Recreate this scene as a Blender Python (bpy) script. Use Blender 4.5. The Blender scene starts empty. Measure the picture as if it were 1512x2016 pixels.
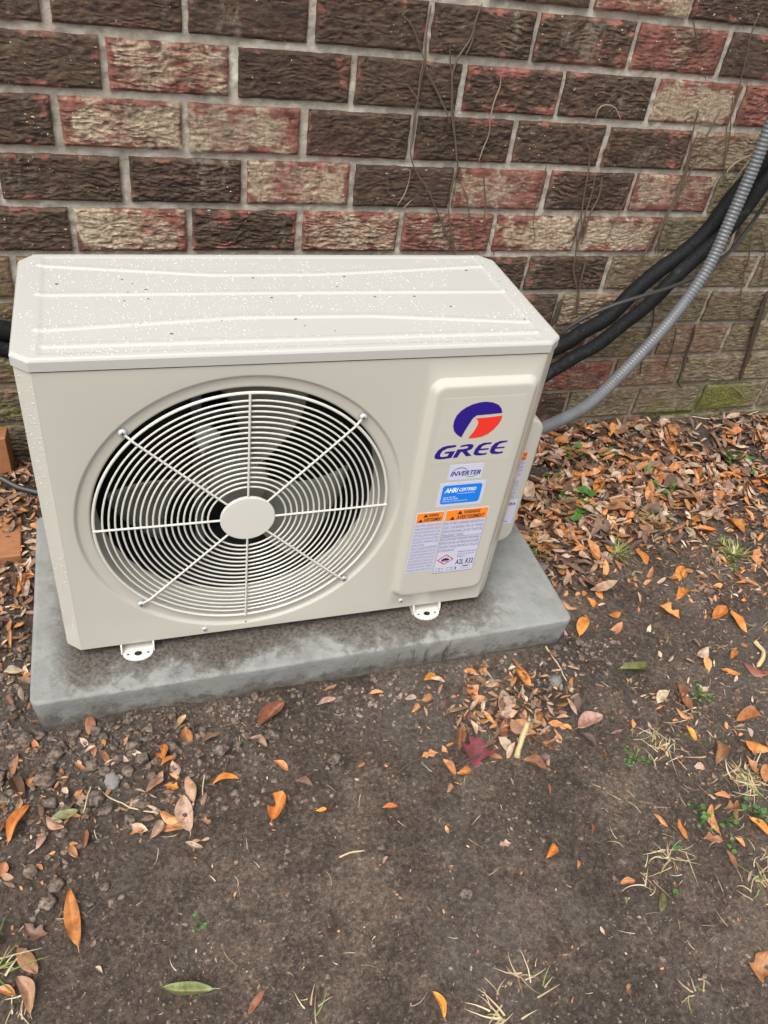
import bpy, math, random
import numpy as np
from mathutils import Matrix, Vector
random.seed(7)
RNG = np.random.default_rng(11)
scene = bpy.context.scene
col = scene.collection
# ------------------------------------------------------------------ camera
CAM = np.array([0.125244, -0.896098, 1.071814])
CR = np.array([[0.95150212, 0.09202693, -0.29355538],
               [-0.28083243, 0.64941527, -0.70667741],
               [0.12560599, 0.75484492, 0.64376415]])
FPX = 1578.43
cd = bpy.data.cameras.new('camera')
cam = bpy.data.objects.new('camera', cd)
col.objects.link(cam)
cam.matrix_world = Matrix([list(CR[i]) + [CAM[i]] for i in range(3)] + [[0, 0, 0, 1]])
cd.sensor_fit = 'VERTICAL'
cd.sensor_height = 36.0
cd.lens = FPX / 2016 * 36
cd.clip_start = 0.02
cd.clip_end = 200
scene.camera = cam
# ------------------------------------------------------------------ overcast sky and sun
SUN_EL, SUN_AZ = math.radians(60), math.radians(222)
w = bpy.data.worlds.new('World')
scene.world = w
w.use_nodes = True
wn = w.node_tree
sky = wn.nodes.new('ShaderNodeTexSky')
sky.sky_type = 'NISHITA'
sky.sun_disc = False
sky.sun_elevation = SUN_EL
sky.sun_rotation = SUN_AZ
sky.air_density = 1.0
sky.dust_density = 4.0
hs = wn.nodes.new('ShaderNodeHueSaturation')
hs.inputs['Saturation'].default_value = 0.14
wn.links.new(sky.outputs[0], hs.inputs['Color'])
bg = wn.nodes['Background']
bg.inputs['Strength'].default_value = 0.15
wn.links.new(hs.outputs[0], bg.inputs['Color'])
sd = bpy.data.lights.new('sun', 'SUN')
sd.energy = 1.3
sd.angle = math.radians(35)
sd.color = (1.0, 0.955, 0.885)
sun = bpy.data.objects.new('sun', sd)
col.objects.link(sun)
sdir = Vector((math.sin(SUN_AZ) * math.cos(SUN_EL), math.cos(SUN_AZ) * math.cos(SUN_EL), math.sin(SUN_EL)))
sun.rotation_euler = sdir.to_track_quat('Z', 'Y').to_euler()
sun.location = (0, -2, 4)
vs = scene.view_settings
vs.view_transform = 'Standard'
vs.look = 'None'
vs.exposure = 0.74
vs.gamma = 1
# ------------------------------------------------------------------ helpers
def ray(u, v):
    d = CR @ np.array([(u - 756) / FPX, -(v - 1008) / FPX, -1.0])
    return d
def at(u, v, axis, val):
    d = ray(u, v)
    return CAM + d * (val - CAM[axis]) / d[axis]
def hash2(ix, iy, s):
    n = (ix.astype(np.int64) * 374761393 + iy.astype(np.int64) * 668265263 + int(s) * 1442695041) & 0x7fffffff
    n = ((n ^ (n >> 13)) * 1274126177) & 0x7fffffff
    n = n ^ (n >> 16)
    return (n & 0xffff) / 65535.0
def vn(x, y, s=0):
    x = np.asarray(x, float); y = np.asarray(y, float)
    ix = np.floor(x); iy = np.floor(y); fx = x - ix; fy = y - iy
    fx = fx * fx * (3 - 2 * fx); fy = fy * fy * (3 - 2 * fy)
    a = hash2(ix, iy, s); b = hash2(ix + 1, iy, s); c = hash2(ix, iy + 1, s); d = hash2(ix + 1, iy + 1, s)
    return (a * (1 - fx) + b * fx) * (1 - fy) + (c * (1 - fx) + d * fx) * fy
def fbm(x, y, s=0, o=4, g=.5):
    t = 0; a = 1; n = 0
    for k in range(o):
        t = t + a * vn(x * 2 ** k + 17.3 * k, y * 2 ** k - 9.1 * k, s + k); n += a; a *= g
    return t / n
def sst(a, b, x):
    t = np.clip((x - a) / (b - a), 0, 1)
    return t * t * (3 - 2 * t)
WL = {}
def empty(name, loc, parent=None):
    o = bpy.data.objects.new(name, None)
    col.objects.link(o)
    o.empty_display_size = .05
    pl = WL.get(parent.name, np.zeros(3)) if parent else np.zeros(3)
    o.location = np.array(loc, float) - pl
    o.parent = parent
    WL[o.name] = np.array(loc, float)
    return o
def tag(o, label=None, cat=None, group=None, kind=None):
    if label: o['label'] = label
    if cat: o['category'] = cat
    if group: o['group'] = group
    if kind: o['kind'] = kind
    return o
def mesh(name, v, f, mat, sharp=None, smooth=True):
    m = bpy.data.meshes.new(name)
    m.from_pydata(np.asarray(v, float).tolist(), [], [list(map(int, q)) for q in f])
    m.update()
    if mat: m.materials.append(mat)
    if smooth:
        m.polygons.foreach_set('use_smooth', [True] * len(m.polygons))
        if sharp is not None: m.set_sharp_from_angle(angle=math.radians(sharp))
    return m
def obj(name, v, f, mat, parent=None, sharp=35, smooth=True, origin=None):
    """one mesh object from world-space vertices"""
    v = np.asarray(v, float)
    c = (v.min(0) + v.max(0)) / 2 if origin is None else np.array(origin, float)
    if origin is None and parent is None: c[2] = v[:, 2].min()
    o = bpy.data.objects.new(name, mesh(name, v - c, f, mat, sharp, smooth))
    col.objects.link(o)
    pl = WL.get(parent.name, np.zeros(3)) if parent else np.zeros(3)
    o.location = c - pl
    o.parent = parent
    WL[o.name] = c
    return o
class MB:
    def __init__(s): s.v = []; s.f = []
    def add(s, v, f):
        b = len(s.v); s.v += [tuple(p) for p in v]; s.f += [[i + b for i in q] for q in f]; return s
    def loops(s, loops, closed=True, cap0=False, cap1=False, flip=False):
        b = len(s.v); n = len(loops[0])
        for L in loops: s.v += [tuple(p) for p in L]
        m = n if closed else n - 1
        for k in range(len(loops) - 1):
            for i in range(m):
                j = (i + 1) % n
                q = [b + k * n + i, b + k * n + j, b + (k + 1) * n + j, b + (k + 1) * n + i]
                s.f.append(q[::-1] if flip else q)
        if cap0:
            q = list(range(b, b + n)); s.f.append(q if flip else q[::-1])
        if cap1:
            q = list(range(b + (len(loops) - 1) * n, b + len(loops) * n)); s.f.append(q[::-1] if flip else q)
        return s
    def box(s, a, c):
        x0, y0, z0 = a; x1, y1, z1 = c
        v = [(x0, y0, z0), (x1, y0, z0), (x1, y1, z0), (x0, y1, z0), (x0, y0, z1), (x1, y0, z1), (x1, y1, z1), (x0, y1, z1)]
        return s.add(v, [(0, 3, 2, 1), (4, 5, 6, 7), (0, 1, 5, 4), (1, 2, 6, 5), (2, 3, 7, 6), (3, 0, 4, 7)])
    def tube(s, pts, r, n=8, cap=True):
        pts = np.asarray(pts, float)
        rr = np.full(len(pts), r) if np.isscalar(r) else np.asarray(r)
        t = np.gradient(pts, axis=0); t /= np.linalg.norm(t, axis=1)[:, None] + 1e-12
        up = np.array([0, 0, 1.]) if abs(t[0][2]) < .9 else np.array([1., 0, 0])
        a = np.cross(t[0], up); a /= np.linalg.norm(a)
        L = []
        th = np.linspace(0, 2 * math.pi, n, endpoint=False)
        for i in range(len(pts)):
            a = a - t[i] * (a @ t[i]); a /= np.linalg.norm(a)
            b = np.cross(t[i], a)
            L.append(pts[i] + rr[i] * (np.cos(th)[:, None] * a + np.sin(th)[:, None] * b))
        return s.loops(L, cap0=cap, cap1=cap)
    def obj(s, name, mat, parent=None, **k): return obj(name, s.v, s.f, mat, parent, **k)
def spline(pts, step):
    p = np.asarray(pts, float)
    P = np.vstack([2 * p[0] - p[1], p, 2 * p[-1] - p[-2]])
    out = []
    for i in range(1, len(P) - 2):
        n = max(2, int(np.linalg.norm(P[i + 1] - P[i]) / step))
        for k in range(n):
            t = k / n
            out.append(.5 * ((2 * P[i]) + (-P[i - 1] + P[i + 1]) * t + (2 * P[i - 1] - 5 * P[i] + 4 * P[i + 1] - P[i + 2]) * t * t
                             + (-P[i - 1] + 3 * P[i] - 3 * P[i + 1] + P[i + 2]) * t ** 3))
    out.append(p[-1])
    return np.array(out)
# ------------------------------------------------------------------ materials
class NT:
    def __init__(s, name):
        s.m = bpy.data.materials.new(name); s.m.use_nodes = True
        s.t = s.m.node_tree; s.b = s.t.nodes['Principled BSDF']
    def n(s, typ, ins=None, **pr):
        k = s.t.nodes.new('ShaderNode' + typ)
        for a, b in pr.items(): setattr(k, a, b)
        for a, b in (ins or {}).items(): s.set(k.inputs[a], b)
        return k
    def set(s, sock, v):
        if isinstance(v, bpy.types.NodeSocket): s.t.links.new(v, sock)
        elif isinstance(v, tuple) and len(v) == 3 and sock.type == 'RGBA': sock.default_value = (*v, 1)
        else: sock.default_value = v
    def math(s, op, a, b=0.0, clamp=False):
        return s.n('Math', {0: a, 1: b}, operation=op, use_clamp=clamp).outputs[0]
    def mix(s, f, a, b, mode='MIX'):
        return s.n('Mix', {0: f, 6: a, 7: b}, data_type='RGBA', blend_type=mode).outputs[2]
    def noise(s, vec, scale, detail=4, rough=.55, dist=0.0):
        return s.n('TexNoise', {'Vector': vec, 'Scale': scale, 'Detail': detail, 'Roughness': rough, 'Distortion': dist}).outputs[0]
    def step(s, v, a, b):
        return s.n('MapRange', {0: v, 1: a, 2: b, 3: 0.0, 4: 1.0}, interpolation_type='SMOOTHSTEP').outputs[0]
    def pos(s): return s.n('NewGeometry').outputs['Position']
    def scl(s, v, sc): return s.n('Mapping', {'Vector': v, 'Scale': sc}).outputs[0]
    def bump(s, h, dist, strength=1.0):
        s.set(s.b.inputs['Normal'], s.n('Bump', {'Height': h, 'Distance': dist, 'Strength': strength}).outputs[0])
    def fin(s, base=None, rough=None, **k):
        if base is not None: s.set(s.b.inputs['Base Color'], base)
        if rough is not None: s.set(s.b.inputs['Roughness'], rough)
        for a, b in k.items(): s.set(s.b.inputs[a.replace('_', ' ')], b)
        return s.m
def plain(name, c, r=.5, **k): return NT(name).fin(c, r, **k)

def mat_brick():
    N = NT('brick_clay'); p = N.pos()
    oc = N.n('TexCoord').outputs['Object']; info = N.n('ObjectInfo')
    rgb = N.n('SeparateColor', {0: info.outputs['Color']})
    d, wv, mo = rgb.outputs[0], rgb.outputs[1], rgb.outputs[2]; gy = info.outputs['Alpha']
    sx = N.n('SeparateXYZ', {0: oc})
    ex = N.math('SUBTRACT', .0958, N.math('ABSOLUTE', sx.outputs[0]))
    ez = N.math('SUBTRACT', .0377, N.math('ABSOLUTE', sx.outputs[2]))
    e = N.math('MINIMUM', ex, ez)
    n1 = N.noise(p, 38, 6, .6); n2 = N.noise(p, 15, 5, .6); n3 = N.noise(N.scl(p, (1, 1, .8)), 9, 4, .6)
    nr = N.noise(N.scl(p, (1, 1, 3.4)), 48, 6, .65, .6)
    nf = N.noise(p, 160, 5, .7)
    edge = N.math('SUBTRACT', 1.0, N.step(N.math('ADD', e, N.math('MULTIPLY', N.math('SUBTRACT', n2, .5), .07)), .0, .016))
    edge = N.math('MULTIPLY', edge, N.step(N.noise(p, 24, 3, .6), .42, .60))
    red = N.mix(N.step(n1, .3, .7), (0.079, 0.027, 0.021), (0.267, 0.098, 0.073))
    red = N.mix(N.step(nr, .48, .72), red, (0.227, 0.129, 0.087))
    red = N.mix(N.math('MULTIPLY', N.step(n3, .5, .7), .6), red, (0.096, 0.051, 0.038))
    dark = N.mix(N.step(nr, .3, .7), (0.017, 0.009, 0.006), (0.112, 0.069, 0.043))
    dark = N.mix(N.math('MULTIPLY', N.step(n3, .5, .72), .7), dark, (0.076, 0.049, 0.034))
    dark = N.mix(N.math('MULTIPLY', N.step(N.noise(p, 6, 3), .55, .7), .4), dark, (0.081, 0.034, 0.024))
    fd = N.step(N.math('SUBTRACT', N.math('ADD', d, N.math('MULTIPLY', N.math('SUBTRACT', n2, .5), 1.2)), N.math('MULTIPLY', edge, .55)), .34, .62)
    c = N.mix(fd, red, dark)
    tan = N.mix(N.step(nf, .25, .75), (0.177, 0.135, 0.083), (0.610, 0.508, 0.363))
    fw = N.math('ADD', wv, N.math('ADD', N.math('MULTIPLY', N.math('SUBTRACT', n3, .5), 1.5), N.math('MULTIPLY', N.math('SUBTRACT', nr, .5), 1.3)))
    fw = N.step(N.math('SUBTRACT', fw, N.math('MULTIPLY', edge, .9)), .34, .92)
    c = N.mix(N.math('MULTIPLY', fw, .88), c, tan)
    gcol = N.mix(N.step(nr, .25, .75), (0.045, 0.035, 0.021), (0.257, 0.207, 0.126))
    c = N.mix(N.math('MULTIPLY', gy, N.step(n2, .12, .42)), c, gcol)
    mcol = N.mix(N.step(nf, .3, .7), (.035, .040, .004), (.18, .18, .02))
    wx = N.n('SeparateXYZ', {0: p})
    lowz = N.math('SUBTRACT', 1.0, N.step(wx.outputs[2], .0, .14))
    mo = N.math('ADD', mo, N.math('MULTIPLY', N.math('MULTIPLY', lowz, N.math('MULTIPLY', N.step(wx.outputs[0], 1.25, 1.5), N.math('SUBTRACT', 1.0, N.step(wx.outputs[0], 1.66, 1.78)))), .42))
    fm = N.step(N.math('ADD', mo, N.math('MULTIPLY', N.math('SUBTRACT', N.noise(p, 22, 6, .65), .5), 1.5)), .52, .95)
    c = N.mix(N.math('MULTIPLY', fm, .85), c, mcol)
    c = N.mix(N.math('MULTIPLY', N.step(N.noise(p, 4.5, 6, .65), .50, .62), .38), c, N.mix(1.0, c, (.52, .50, .48), 'MULTIPLY'))
    c = N.mix(N.math('MULTIPLY', N.step(N.noise(N.scl(p, (1, 1, .45)), 11, 7, .7), .58, .68), .26), c, N.mix(nf, (.22, .185, .13), (.50, .45, .35)))
    c = N.mix(N.step(N.noise(p, 170, 2), .70, .76), c, (.55, .50, .42))
    N.bump(N.math('ADD', nf, N.math('MULTIPLY', nr, 1.2)), .0016, .9)
    return N.fin(c, .9)
def mat_mortar():
    N = NT('mortar'); p = N.pos(); n = N.noise(p, 90, 6, .7); n2 = N.noise(p, 14, 4)
    c = N.mix(n, (0.206, 0.182, 0.147), (0.645, 0.573, 0.476))
    c = N.mix(N.math('MULTIPLY', N.step(n2, .5, .75), .7), c, N.mix(n, (0.466, 0.422, 0.353), (0.900, 0.861, 0.736)))
    z = N.n('SeparateXYZ', {0: p}).outputs[2]
    low = N.math('MULTIPLY', N.math('SUBTRACT', 1.0, N.step(z, .1, .55)), .75)
    c = N.mix(low, c, N.mix(n, (0.108, 0.088, 0.065), (0.305, 0.253, 0.184)))
    wx = N.n('SeparateXYZ', {0: p})
    k_ = N.math('MULTIPLY', N.math('SUBTRACT', 1.0, N.step(z, .0, .12)), N.math('MULTIPLY', N.step(wx.outputs[0], 1.3, 1.5), N.math('SUBTRACT', 1.0, N.step(wx.outputs[0], 1.66, 1.78))))
    c = N.mix(N.math('MULTIPLY', k_, N.step(N.noise(p, 22, 6, .65), .40, .55)), c, N.mix(n, (.03, .035, .004), (.16, .16, .02)))
    N.bump(N.noise(p, 220, 6, .75), .003, 1.0)
    return N.fin(c, .95)
def mat_soil():
    N = NT('soil'); p = N.pos(); a = N.noise(p, 6, 10, .72); b = N.noise(p, 70, 8, .72); c3 = N.noise(p, 330, 3, .7)
    bb = N.step(N.noise(p, 135, 8, .85), .38, .62)
    c = N.mix(bb, (0.068, 0.045, 0.032), (0.319, 0.229, 0.168))
    c = N.mix(N.math('MULTIPLY', N.step(a, .48, .60), .8), c, N.mix(bb, (0.171, 0.120, 0.088), (0.557, 0.417, 0.309)))
    c = N.mix(N.math('MULTIPLY', N.step(N.noise(p, 3.4, 8, .66), .48, .60), .75), c, N.mix(bb, (0.043, 0.031, 0.023), (0.210, 0.154, 0.115)))
    c = N.mix(N.math('MULTIPLY', N.step(N.noise(p, 2.3, 9, .68), .50, .60), .55), c, N.mix(bb, (0.194, 0.158, 0.131), (0.370, 0.311, 0.261)))
    c = N.mix(N.math('MULTIPLY', N.step(N.noise(p, 26, 6, .75), .55, .66), .6), c, (0.047, 0.032, 0.023))
    c = N.mix(N.math('MULTIPLY', N.step(N.noise(p, 300, 1), .74, .78), .75), c, (0.679, 0.543, 0.407))
    b = bb
    N.bump(N.math('ADD', b, N.math('MULTIPLY', c3, .8)), .008, 1.0)
    return N.fin(c, .95)
def mat_crumb():
    N = NT('soil_crumb'); p = N.pos(); b = N.noise(p, 110, 6, .7)
    c = N.mix(N.step(b, .35, .65), (0.044, 0.032, 0.024), (0.229, 0.171, 0.132))
    c = N.mix(N.step(N.noise(p, 9, 4), .5, .7), c, N.mix(N.step(b, .35, .65), (0.092, 0.067, 0.052), (0.392, 0.298, 0.230)))
    N.bump(b, .004, 1.0)
    return N.fin(c, .95)
def mat_slab():
    N = NT('pad_concrete'); p = N.pos(); s = N.n('SeparateXYZ', {0: p})
    x, y, z = s.outputs
    n = N.noise(p, 20, 7, .62); f = N.noise(p, 150, 5, .7); g = N.noise(p, 6, 5, .6); m = N.noise(p, 48, 6, .7)
    c = N.mix(N.step(n, .1, .9), (0.167, 0.173, 0.164), (0.296, 0.297, 0.282))
    c = N.mix(N.math('MULTIPLY', N.step(m, .5, .75), .6), c, (0.142, 0.138, 0.124))
    c = N.mix(N.math('MULTIPLY', N.step(g, .5, .7), .3), c, N.mix(f, (0.180, 0.169, 0.149), (0.270, 0.256, 0.229)))
    # dirt washed out from below the unit, thickest along its foot
    yy = N.math('ADD', y, N.math('ADD', N.math('MULTIPLY', N.math('SUBTRACT', g, .5), .16), N.math('MULTIPLY', N.math('SUBTRACT', m, .5), .06)))
    inx = N.math('MULTIPLY', N.step(x, -.05, .02), N.math('SUBTRACT', 1.0, N.step(x, .70, .80)))
    near = N.math('MULTIPLY', N.step(yy, -.075, -.005), inx)
    top = N.step(z, -.008, -.001)
    fd = N.math('MULTIPLY', N.math('MULTIPLY', near, N.step(N.math('ADD', m, N.math('MULTIPLY', near, .40)), .48, .70)), top)
    c = N.mix(N.math('MULTIPLY', fd, .93), c, N.mix(N.step(f, .35, .65), (.022, .017, .013), (.12, .097, .077)))
    # soil splashed up the sides
    zz = N.math('ADD', z, N.math('MULTIPLY', N.math('SUBTRACT', n, .5), .075))
    zz = N.math('ADD', zz, N.math('MULTIPLY', N.math('SUBTRACT', m, .5), .06))
    fs = N.math('SUBTRACT', 1.0, N.step(zz, -.056, -.034))
    c = N.mix(N.math('MULTIPLY', fs, .72), c, N.mix(N.step(m, .35, .65), (.045, .034, .026), (.17, .135, .105)))
    st = N.noise(N.scl(p, (1, 1, .16)), 46, 4, .6)
    drip = N.math('MULTIPLY', N.math('MULTIPLY', N.step(st, .60, .68), N.step(x, .3, .5)), N.math('SUBTRACT', 1.0, N.step(z, -.012, -.004)))
    c = N.mix(N.math('MULTIPLY', drip, .8), c, (.035, .03, .025))
    c = N.mix(N.math('MULTIPLY', N.step(N.noise(p, 120, 2), .68, .74), .5), c, (.10, .09, .08))
    N.bump(N.math('ADD', f, N.math('MULTIPLY', m, 1.3)), .0018, .8)
    return N.fin(c, .8)
def mat_leaf(name, attr):
    N = NT(name)
    if attr:
        base = N.n('Attribute', attribute_name='Col').outputs['Color']; rnd = N.noise(N.pos(), 30, 2)
    else:
        i = N.n('ObjectInfo'); base = i.outputs['Color']; rnd = i.outputs['Random']
    p = N.pos(); b = N.noise(p, 75, 5, .65); b2 = N.noise(p, 210, 4, .6)
    c = N.mix(N.step(b, .35, .70), base, N.mix(1.0, base, (.60, .46, .36), 'MULTIPLY'))
    c = N.mix(N.math('MULTIPLY', N.step(b2, .64, .74), .65), c, (.05, .028, .016))
    c = N.mix(N.math('MULTIPLY', N.step(N.noise(p, 40, 5, .7), .52, .75), .45), c, N.mix(1.0, c, (1.35, 1.45, 1.6), 'MULTIPLY'))
    if not attr:
        uv = N.n('SeparateXYZ', {0: N.n('UVMap').outputs[0]})
        mid = N.math('SUBTRACT', 1.0, N.step(N.math('ABSOLUTE', N.math('SUBTRACT', uv.outputs[1], .5)), .012, .045))
        c = N.mix(N.math('MULTIPLY', mid, .35), c, N.mix(1.0, c, (1.5, 1.45, 1.4), 'MULTIPLY'))
        N.bump(b2, .0012, .7)
    return N.fin(c, .55)
def mat_paint(name, c, rough=.24, drops=False):
    N = NT(name); p = N.pos()
    n = N.noise(p, 260, 3, .5); g = N.noise(p, 4, 3)
    cc = N.mix(g, tuple(q * .975 for q in c), tuple(min(1, q * 1.02) for q in c))
    N.bump(n, .00012, .25)
    return N.fin(cc, N.math('ADD', rough, N.math('MULTIPLY', N.math('SUBTRACT', g, .5), .08)))
BRICK = mat_brick(); MORTAR = mat_mortar(); SOIL = mat_soil(); CRUMB = mat_crumb(); SLAB = mat_slab()
LEAF = mat_leaf('leaf_dry', False); LITTER = mat_leaf('leaf_litter', True)
PAINT = mat_paint('painted_steel', (.485, .465, .405), .13); LID_SKYTONE = mat_paint('lid_paint_sky_toned', (.44, .43, .40), .2)  # lid: same paint, its tone shifted for the bright sky light on top
GRILLE = plain('grille_coating', (.60, .585, .53), .3)
BLACK = plain('coil_black', (.022, .021, .019), .5)
DGREY = plain('dark_metal', (.07, .07, .068), .45, Metallic=.4)
BLADE = plain('fan_plastic', (.17, .168, .145), .45)
STEEL = plain('zinc_screw', (.55, .56, .58), .42, Metallic=.35)
WHITEFT = plain('foot_paint', (.66, .645, .59), .3)
HOLE_SHADE = plain('hole_shade', (.01, .01, .01), .8)  # flat dark discs stand in for the shade inside holes
DROP = plain('water_drop_lightened', (.49, .49, .47), .04, Coat_Weight=.3)  # base lightened to stand in for sky highlights in clear water
DECAL = plain('clear_decal', (.50, .48, .42), .08)
S_WHITE = plain('sticker_white', (.54, .54, .66), .4)
S_ORANGE = plain('sticker_orange', (.90, .23, .015), .4)
S_BLUE = plain('sticker_blue', (.005, .19, .72), .4)
INK = plain('ink_black', (.02, .018, .03), .5)
INKG = plain('ink_grey', (.17, .17, .25), .5)
NAVY = plain('ink_navy', (.022, .008, .20), .3)
RED = plain('ink_red', (.76, .035, .022), .3)
GREEN = plain('ink_green', (.03, .40, .04), .4)
S_RED = plain('ink_crimson', (.62, .02, .03), .4)
INKW = plain('ink_white', (.85, .86, .9), .4)
# ------------------------------------------------------------------ ground
SX0, SX1, SY0, SY1, SH = -.0569, .8850, -.0737, .3655, .068
def gz(x, y):
    x = np.asarray(x, float); y = np.asarray(y, float)
    z = -.066 + sst(.02, .56, y) * (.030 + .030 * (1 - sst(-.1, .5, x)))
    z = z + (fbm(x * 4, y * 4, 3, 4) - .5) * .022
    rough = .35 + .9 * sst(-.42, -.14, y) * (1 - sst(.15, .62, x)) + .5 * sst(.1, .3, y)
    z = z + (fbm(x * 30, y * 30, 21, 4, .6) - .5) * .022 * rough
    z = z + (fbm(x * 110, y * 110, 31, 3, .6) - .5) * .0085 * np.clip(rough + .25, 0, 1.4)
    d = np.minimum(np.minimum(x - SX0, SX1 - x), np.minimum(y - SY0, SY1 - y))
    z = np.where(d > .008, np.minimum(z, -.078), z)
    near = sst(-.05, -.005, d) * (d <= .008)
    return z + near * .004
far_ = np.array([1.5, 2.5, 4.5, 8, 15, 30.])
gx = np.concatenate([-.45 - far_[::-1], [-1.2, -.8], np.arange(-.45, 2.05, .0042), [2.3, 2.8], 2.05 + far_])
gy_ = np.concatenate([-1.0 - far_[::-1], [-1.9, -1.3], np.arange(-1.0, .62, .0042), [.8, 1.2], .62 + far_])
X, Y = np.meshgrid(gx, gy_)
Z = gz(X, Y)
nx, ny = len(gx), len(gy_)
idx = np.arange(nx * ny).reshape(ny, nx)
F = np.stack([idx[:-1, :-1], idx[:-1, 1:], idx[1:, 1:], idx[1:, :-1]], -1).reshape(-1, 4)
gm = bpy.data.meshes.new('ground')
gm.vertices.add(nx * ny); gm.vertices.foreach_set('co', np.stack([X, Y, Z], -1).ravel())
gm.loops.add(len(F) * 4); gm.loops.foreach_set('vertex_index', F.ravel())
gm.polygons.add(len(F)); gm.polygons.foreach_set('loop_start', np.arange(len(F)) * 4)
gm.update(calc_edges=True); gm.polygons.foreach_set('use_smooth', [True] * len(F))
gm.materials.append(SOIL)
go = bpy.data.objects.new('ground', gm); col.objects.link(go)
tag(go, 'dark bare garden soil with crumbs and thin grass', None, None, 'structure')
def ground_at(u, v, dz=0.0):
    z = -.066
    for _ in range(6):
        q = at(u, v, 2, z); z = float(gz(q[0], q[1])) + dz
        z = max(z, -.075)
    return np.array([q[0], q[1], z])
# ------------------------------------------------------------------ brick wall
YW, WYAW, BL, BC, XO, ZO = .5744, .0051, .2032, .0890, .0582, .8704
wall = empty('brick_wall', (0, YW, 0)); wall.rotation_euler.z = WYAW
tag(wall, 'weathered brick house wall in dark, red and whitened bricks behind the outdoor unit', 'wall')
def wall_pt(u, v, off=0.0):
    n = np.array([-math.sin(WYAW), math.cos(WYAW), 0]); d = ray(u, v)
    t = n @ (np.array([0, YW - off, 0]) - CAM) / (n @ d)
    return CAM + t * d
def brick_mesh(k):
    hx, hz = .0958 + random.uniform(-.0008, .0008), .0377
    nx, nz = 96, 50
    xs = np.linspace(-hx, hx, nx); zs = np.linspace(-hz, hz, nz)
    X, Zg = np.meshgrid(xs, zs)
    s = 100 + 13 * k
    wx = X + (vn(Zg * 60, X * 25, s + 4) - .5) * .0012 * (1 + 0 * X)
    warp = vn(X * 26, Zg * 45, s + 1) * 1.8 + vn(X * 9, Zg * 9, s + 5) * 2
    n = fbm(X * 44, Zg * 138 + warp, s + 2, 4, .55)
    rid = 1 - np.abs(2 * n - 1)
    h = (rid ** 1.6 - .45) * .0074 + (fbm(X * 90, Zg * 260, s + 7, 2) - .5) * .0016
    amp = .55 + .7 * vn(X * 8, Zg * 12, s + 8)
    h = h * amp * (.2, .42, .65, .78, .3, .55)[k % 6]
    pit = np.clip(vn(X * 75, Zg * 95, s + 21) - .72, 0, 1) * .012 * (vn(X * 12, Zg * 14, s + 22) > .45)
    h = h - pit
    e = np.minimum(hx - np.abs(X), hz - np.abs(Zg))
    h = h * sst(0, .006, e) - .0022 * (1 - sst(0, .0045, e)) * (.6 + .8 * vn(X * 60, Zg * 60, s + 3))
    jx = (vn(X * 70, Zg * 70, s + 11) - .5) * .0022; jz = (vn(X * 45, Zg * 70, s + 12) - .5) * .0022
    V = np.stack([X + jx, -h, Zg + jz], -1).reshape(-1, 3)
    i = np.arange(nx * nz).reshape(nz, nx)
    F = np.stack([i[:-1, :-1], i[:-1, 1:], i[1:, 1:], i[1:, :-1]], -1).reshape(-1, 4).tolist()
    ring = list(i[0, :]) + list(i[1:, -1]) + list(i[-1, -2::-1]) + list(i[-2:0:-1, 0])
    b = len(V); bk = V[ring].copy(); bk[:, 1] = .02
    V = np.vstack([V, bk]); m = len(ring)
    F += [[ring[j], b + j, b + (j + 1) % m, ring[(j + 1) % m]] for j in range(m)]
    return mesh('brick', V, F, BRICK, 50)
BM = [brick_mesh(k) for k in range(18)]
ROWOFF = {0: .006, 1: -.019, 2: .003, 3: 0, 4: .005, 5: .002, 6: .005, 7: .008, 8: .010, 9: .007}
T = {'D': (.95, .02, .08, .0), 'X': (.66, .10, .05, .0), 'R': (.30, .36, .08, .0), 'W': (.18, .68, .10, .0), 'w': (.15, .86, .08, .0),
     'M': (.75, .22, .45, .7), 'G': (.45, .35, .25, .95), 'g': (.35, .62, .12, .6), 'O': (.6, .2, .66, .95), 'V': (.55, .3, .62, .5), 'm': (.85, .10, .32, .1)}
TYPES = {-1: {3: 'D', 4: 'W', 5: 'D', 6: 'W', 7: 'R'},
         0: {-1: 'm', 0: 'D', 1: 'D', 2: 'D', 3: 'D', 4: 'X', 5: 'R', 6: 'D'},
         1: {-1: 'm', 0: 'W', 1: 'D', 2: 'D', 3: 'X', 4: 'D', 5: 'w', 6: 'R'},
         2: {-1: 'D', 0: 'W', 1: 'W', 2: 'D', 3: 'D', 4: 'D', 5: 'X', 6: 'g'},
         3: {-1: 'D', 0: 'D', 1: 'W', 2: 'D', 3: 'W', 4: 'D', 5: 'W', 6: 'G', 7: 'M'},
         4: {-1: 'm', 0: 'W', 1: 'X', 2: 'W', 3: 'R', 4: 'W', 5: 'W', 6: 'G', 7: 'M', 8: 'G'},
         5: {-2: 'V', -1: 'V', 0: 'M', 3: 'D', 4: 'D', 5: 'G', 6: 'G', 7: 'M', 8: 'G'},
         6: {-2: 'V', -1: 'V', 0: 'm', 4: 'm', 5: 'g', 6: 'G', 7: 'M', 8: 'G'},
         7: {-2: 'V', -1: 'V', 0: 'V', 4: 'm', 5: 'M', 6: 'g', 7: 'G', 8: 'G'},
         8: {-2: 'V', -1: 'V', 0: 'V', 4: 'm', 5: 'R', 6: 'g', 7: 'G', 8: 'G'},
         9: {-2: 'M', -1: 'M', 0: 'G', 4: 'm', 5: 'G', 6: 'G', 7: 'O', 8: 'G'}}
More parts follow.
